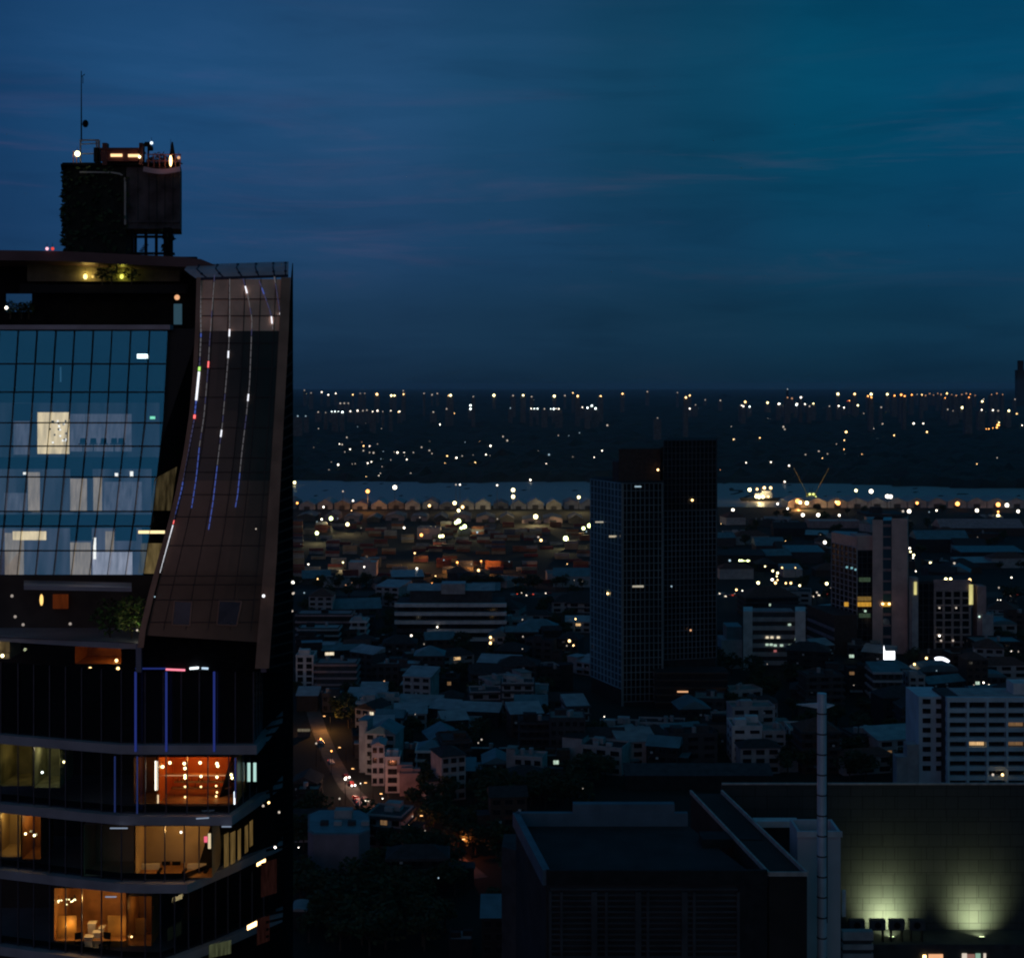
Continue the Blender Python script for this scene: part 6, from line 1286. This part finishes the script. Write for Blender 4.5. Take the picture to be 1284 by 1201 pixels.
# ------------------------------------------------------------------ towers and blocks on the horizon, each with its lamp
def horizon_block(px, py, k, s):
    h = rf.uniform(45, 75) if py > 500 else rf.uniform(80, 115)
    D = min(DG(py, h), 9500); h = Z(py, D); w = rf.uniform(10, 26)
    t = thing('horizon_block', '%s lit far block on the horizon%s' % ({'W': 'white', 'Y': 'warm yellow', 'O': 'orange', 'A': 'amber', 'w': 'faintly white', 'o': 'faintly orange', 'c': 'faintly blue', 'C': 'cool white', 'R': 'red'}[k], ', in the %s third' % ('left' if px < 660 else 'middle' if px < 970 else 'right')), 'building', (X(px, D), D, 0), 0, 'far lit blocks on the horizon')
    m = MB(); m.box((0, 12, h / 2 - 2), (w, 22, h - 4)); m.box((rf.uniform(-.2, .2) * w, 12, h - 2.5), (w * .4, 12, 5)); m.build('wall', mat('haze_toned_wall', (.14, .14, .15), .9, 0, .3, .1), t)  # wall tone lightened so far blocks blend into the haze
    m = MB(); r = s * rf.uniform(.42, .76) * D / FPX; m.ball((0, 0, h), r, 0, 8, 5); m.build('lamp', LM[k], t)
HZL = [(68, 100, 'Y', 1.8), (65, 88, 'w', 1), (90, 98, 'w'), (130, 95), (155, 105), (183, 100), (247, 105, 'A', 1.8), (275, 100, 'w'), (292, 100, 'w'), (280, 115, 'w', 1), (338, 103, 'A', 1.9), (392, 108, 'Y', 1.8), (404, 108, 'Y', 1.8), (438, 103, 'A', 1.8), (437, 90, 'w', 1), (515, 100, 'w'), (545, 105, 'w'), (565, 100, 'w'), (615, 107, 'Y', 2.2), (608, 108, 'A', 1.4), (700, 112, 'w'), (778, 107, 'Y', 2.1), (850, 108, 'w'), (888, 107, 'Y', 2.2), (920, 112, 'w'), (1005, 110, 'Y', 2.1), (1045, 108, 'w'), (1075, 98, 'A'), (1093, 110, 'A', 1.5), (1180, 110, 'A', 1.6),
 (200, 137, 'w'), (215, 137, 'w'), (230, 137, 'w'), (435, 135, 'C', 1.4), (690, 145, 'C', 1.5), (690, 158, 'C', 1.6), (1145, 148, 'C', 1.6), (1175, 145, 'C', 1.5), (117, 170, 'w'), (145, 172, 'w'), (168, 168, 'C', 1.5), (180, 168, 'C', 1.5), (192, 168, 'C', 1.4), (208, 170, 'C', 1.6), (238, 167), (265, 165), (285, 165, 'w'), (300, 163, 'w'), (322, 168), (340, 165), (360, 168, 'w'), (390, 165), (423, 168), (550, 170, 'w'), (600, 158, 'w'), (840, 155, 'c', 1.6), (918, 157), (930, 157, 'C', 1.4), (942, 157, 'C', 1.4), (968, 158, 'w'), (992, 158, 'C', 1.4), (1003, 158, 'C', 1.4), (1012, 158), (1022, 158), (1110, 153), (1160, 157, 'C', 1.5), (40, 185, 'c'), (70, 185, 'c')]
for p in HZL: horizon_block(360 + p[0] / 3.0, 460 + p[1] / 3.0, p[2] if len(p) > 2 else 'W', p[3] if len(p) > 3 else 1.25)
for p in [(143, 102, 'Y', 2), (220, 92, 'A', 1.5), (220, 100, 'w', 1.2), (82, 138), (100, 140, 'C', 1.5), (115, 133, 'C', 1.6), (128, 142, 'C', 1.6), (143, 132, 'C', 1.6), (408, 88, 'w', 1), (437, 105, 'A', 1.7), (450, 98, 'A', 1.4), (450, 143), (465, 137, 'Y', 2), (470, 130, 'w'), (503, 113, 'w', 1), (555, 115, 'w'), (305, 85, 'w', 1), (640, 120, 'A', 1.7), (628, 132), (655, 136, 'C', 1.7), (634, 135), (717, 123, 'Y', 2.1), (755, 127, 'W', 1.7), (775, 130, 'Y', 2.2), (785, 105, 'o'), (800, 108, 'o'), (785, 77, 'c', 1), (815, 130, 'C', 1.6), (340, 175, 'w', 1)]: horizon_block(700 + p[0] / 2.73, 460 + p[1] / 2.73, p[2] if len(p) > 2 else 'W', p[3] if len(p) > 3 else 1.25)
for p in [(187, 135, 'Y', 2), (232, 140, 'C', 1.7), (252, 145, 'Y', 2.1), (262, 117, 'w'), (262, 83, 'w', 1), (313, 115, 'W', 1.5), (298, 140, 'W', 1.7), (328, 140, 'W', 1.6), (345, 148, 'w'), (360, 138, 'Y', 1.8), (452, 102, 'Y', 2), (455, 147, 'W', 1.6), (475, 153, 'W', 1.6), (515, 102, 'A', 1.9), (490, 130, 'R', 1.6), (495, 127, 'O', 1.3), (527, 145, 'Y', 1.9), (565, 110, 'O', 1.3), (577, 103, 'Y', 2.1), (578, 115, 'O', 1.5), (580, 145, 'W', 1.4), (615, 152, 'w', 1.4), (638, 103, 'Y', 2.1), (665, 108, 'O', 1.3), (690, 105, 'O', 1.6), (703, 110, 'O', 1.2), (730, 105, 'O', 1.6), (750, 104, 'w'), (768, 105, 'A', 1.5), (782, 108, 'o'), (797, 101, 'o'), (812, 106, 'o'), (828, 100, 'o'), (840, 104, 'o'), (855, 117, 'O', 1.3), (862, 100, 'A', 1.3), (880, 104, 'o'), (897, 108, 'o'), (920, 153, 'Y', 1.9), (918, 104, 'o'), (935, 100, 'o'), (945, 115, 'O'), (950, 103, 'O', 1.1), (968, 107, 'o'), (995, 130, 'Y', 2), (1000, 122, 'w'), (993, 162, 'W', 1.5), (1035, 163, 'W', 1.5), (1055, 165, 'w', 1.4), (1095, 165, 'Y', 2), (1118, 122, 'w'), (1030, 104, 'o'), (1050, 100, 'o'), (1072, 104, 'o'), (885, 165, 'w', 1.2), (865, 160, 'w', 1.2), (420, 148, 'w')]: horizon_block(900 + p[0] / 3.0, 460 + p[1] / 3.0, p[2] if len(p) > 2 else 'W', p[3] if len(p) > 3 else 1.25)
t = thing('far_skyscraper', 'faint tall skyscraper rising in the haze at the right edge of the horizon', 'skyscraper', (X(1281, 9000), 9000, 0)); m = MB(); m.box((0, 20, 120), (56, 40, 240)); m.box((0, 20, 270), (30, 26, 60)); m.build('wall', M_dgrey, t)
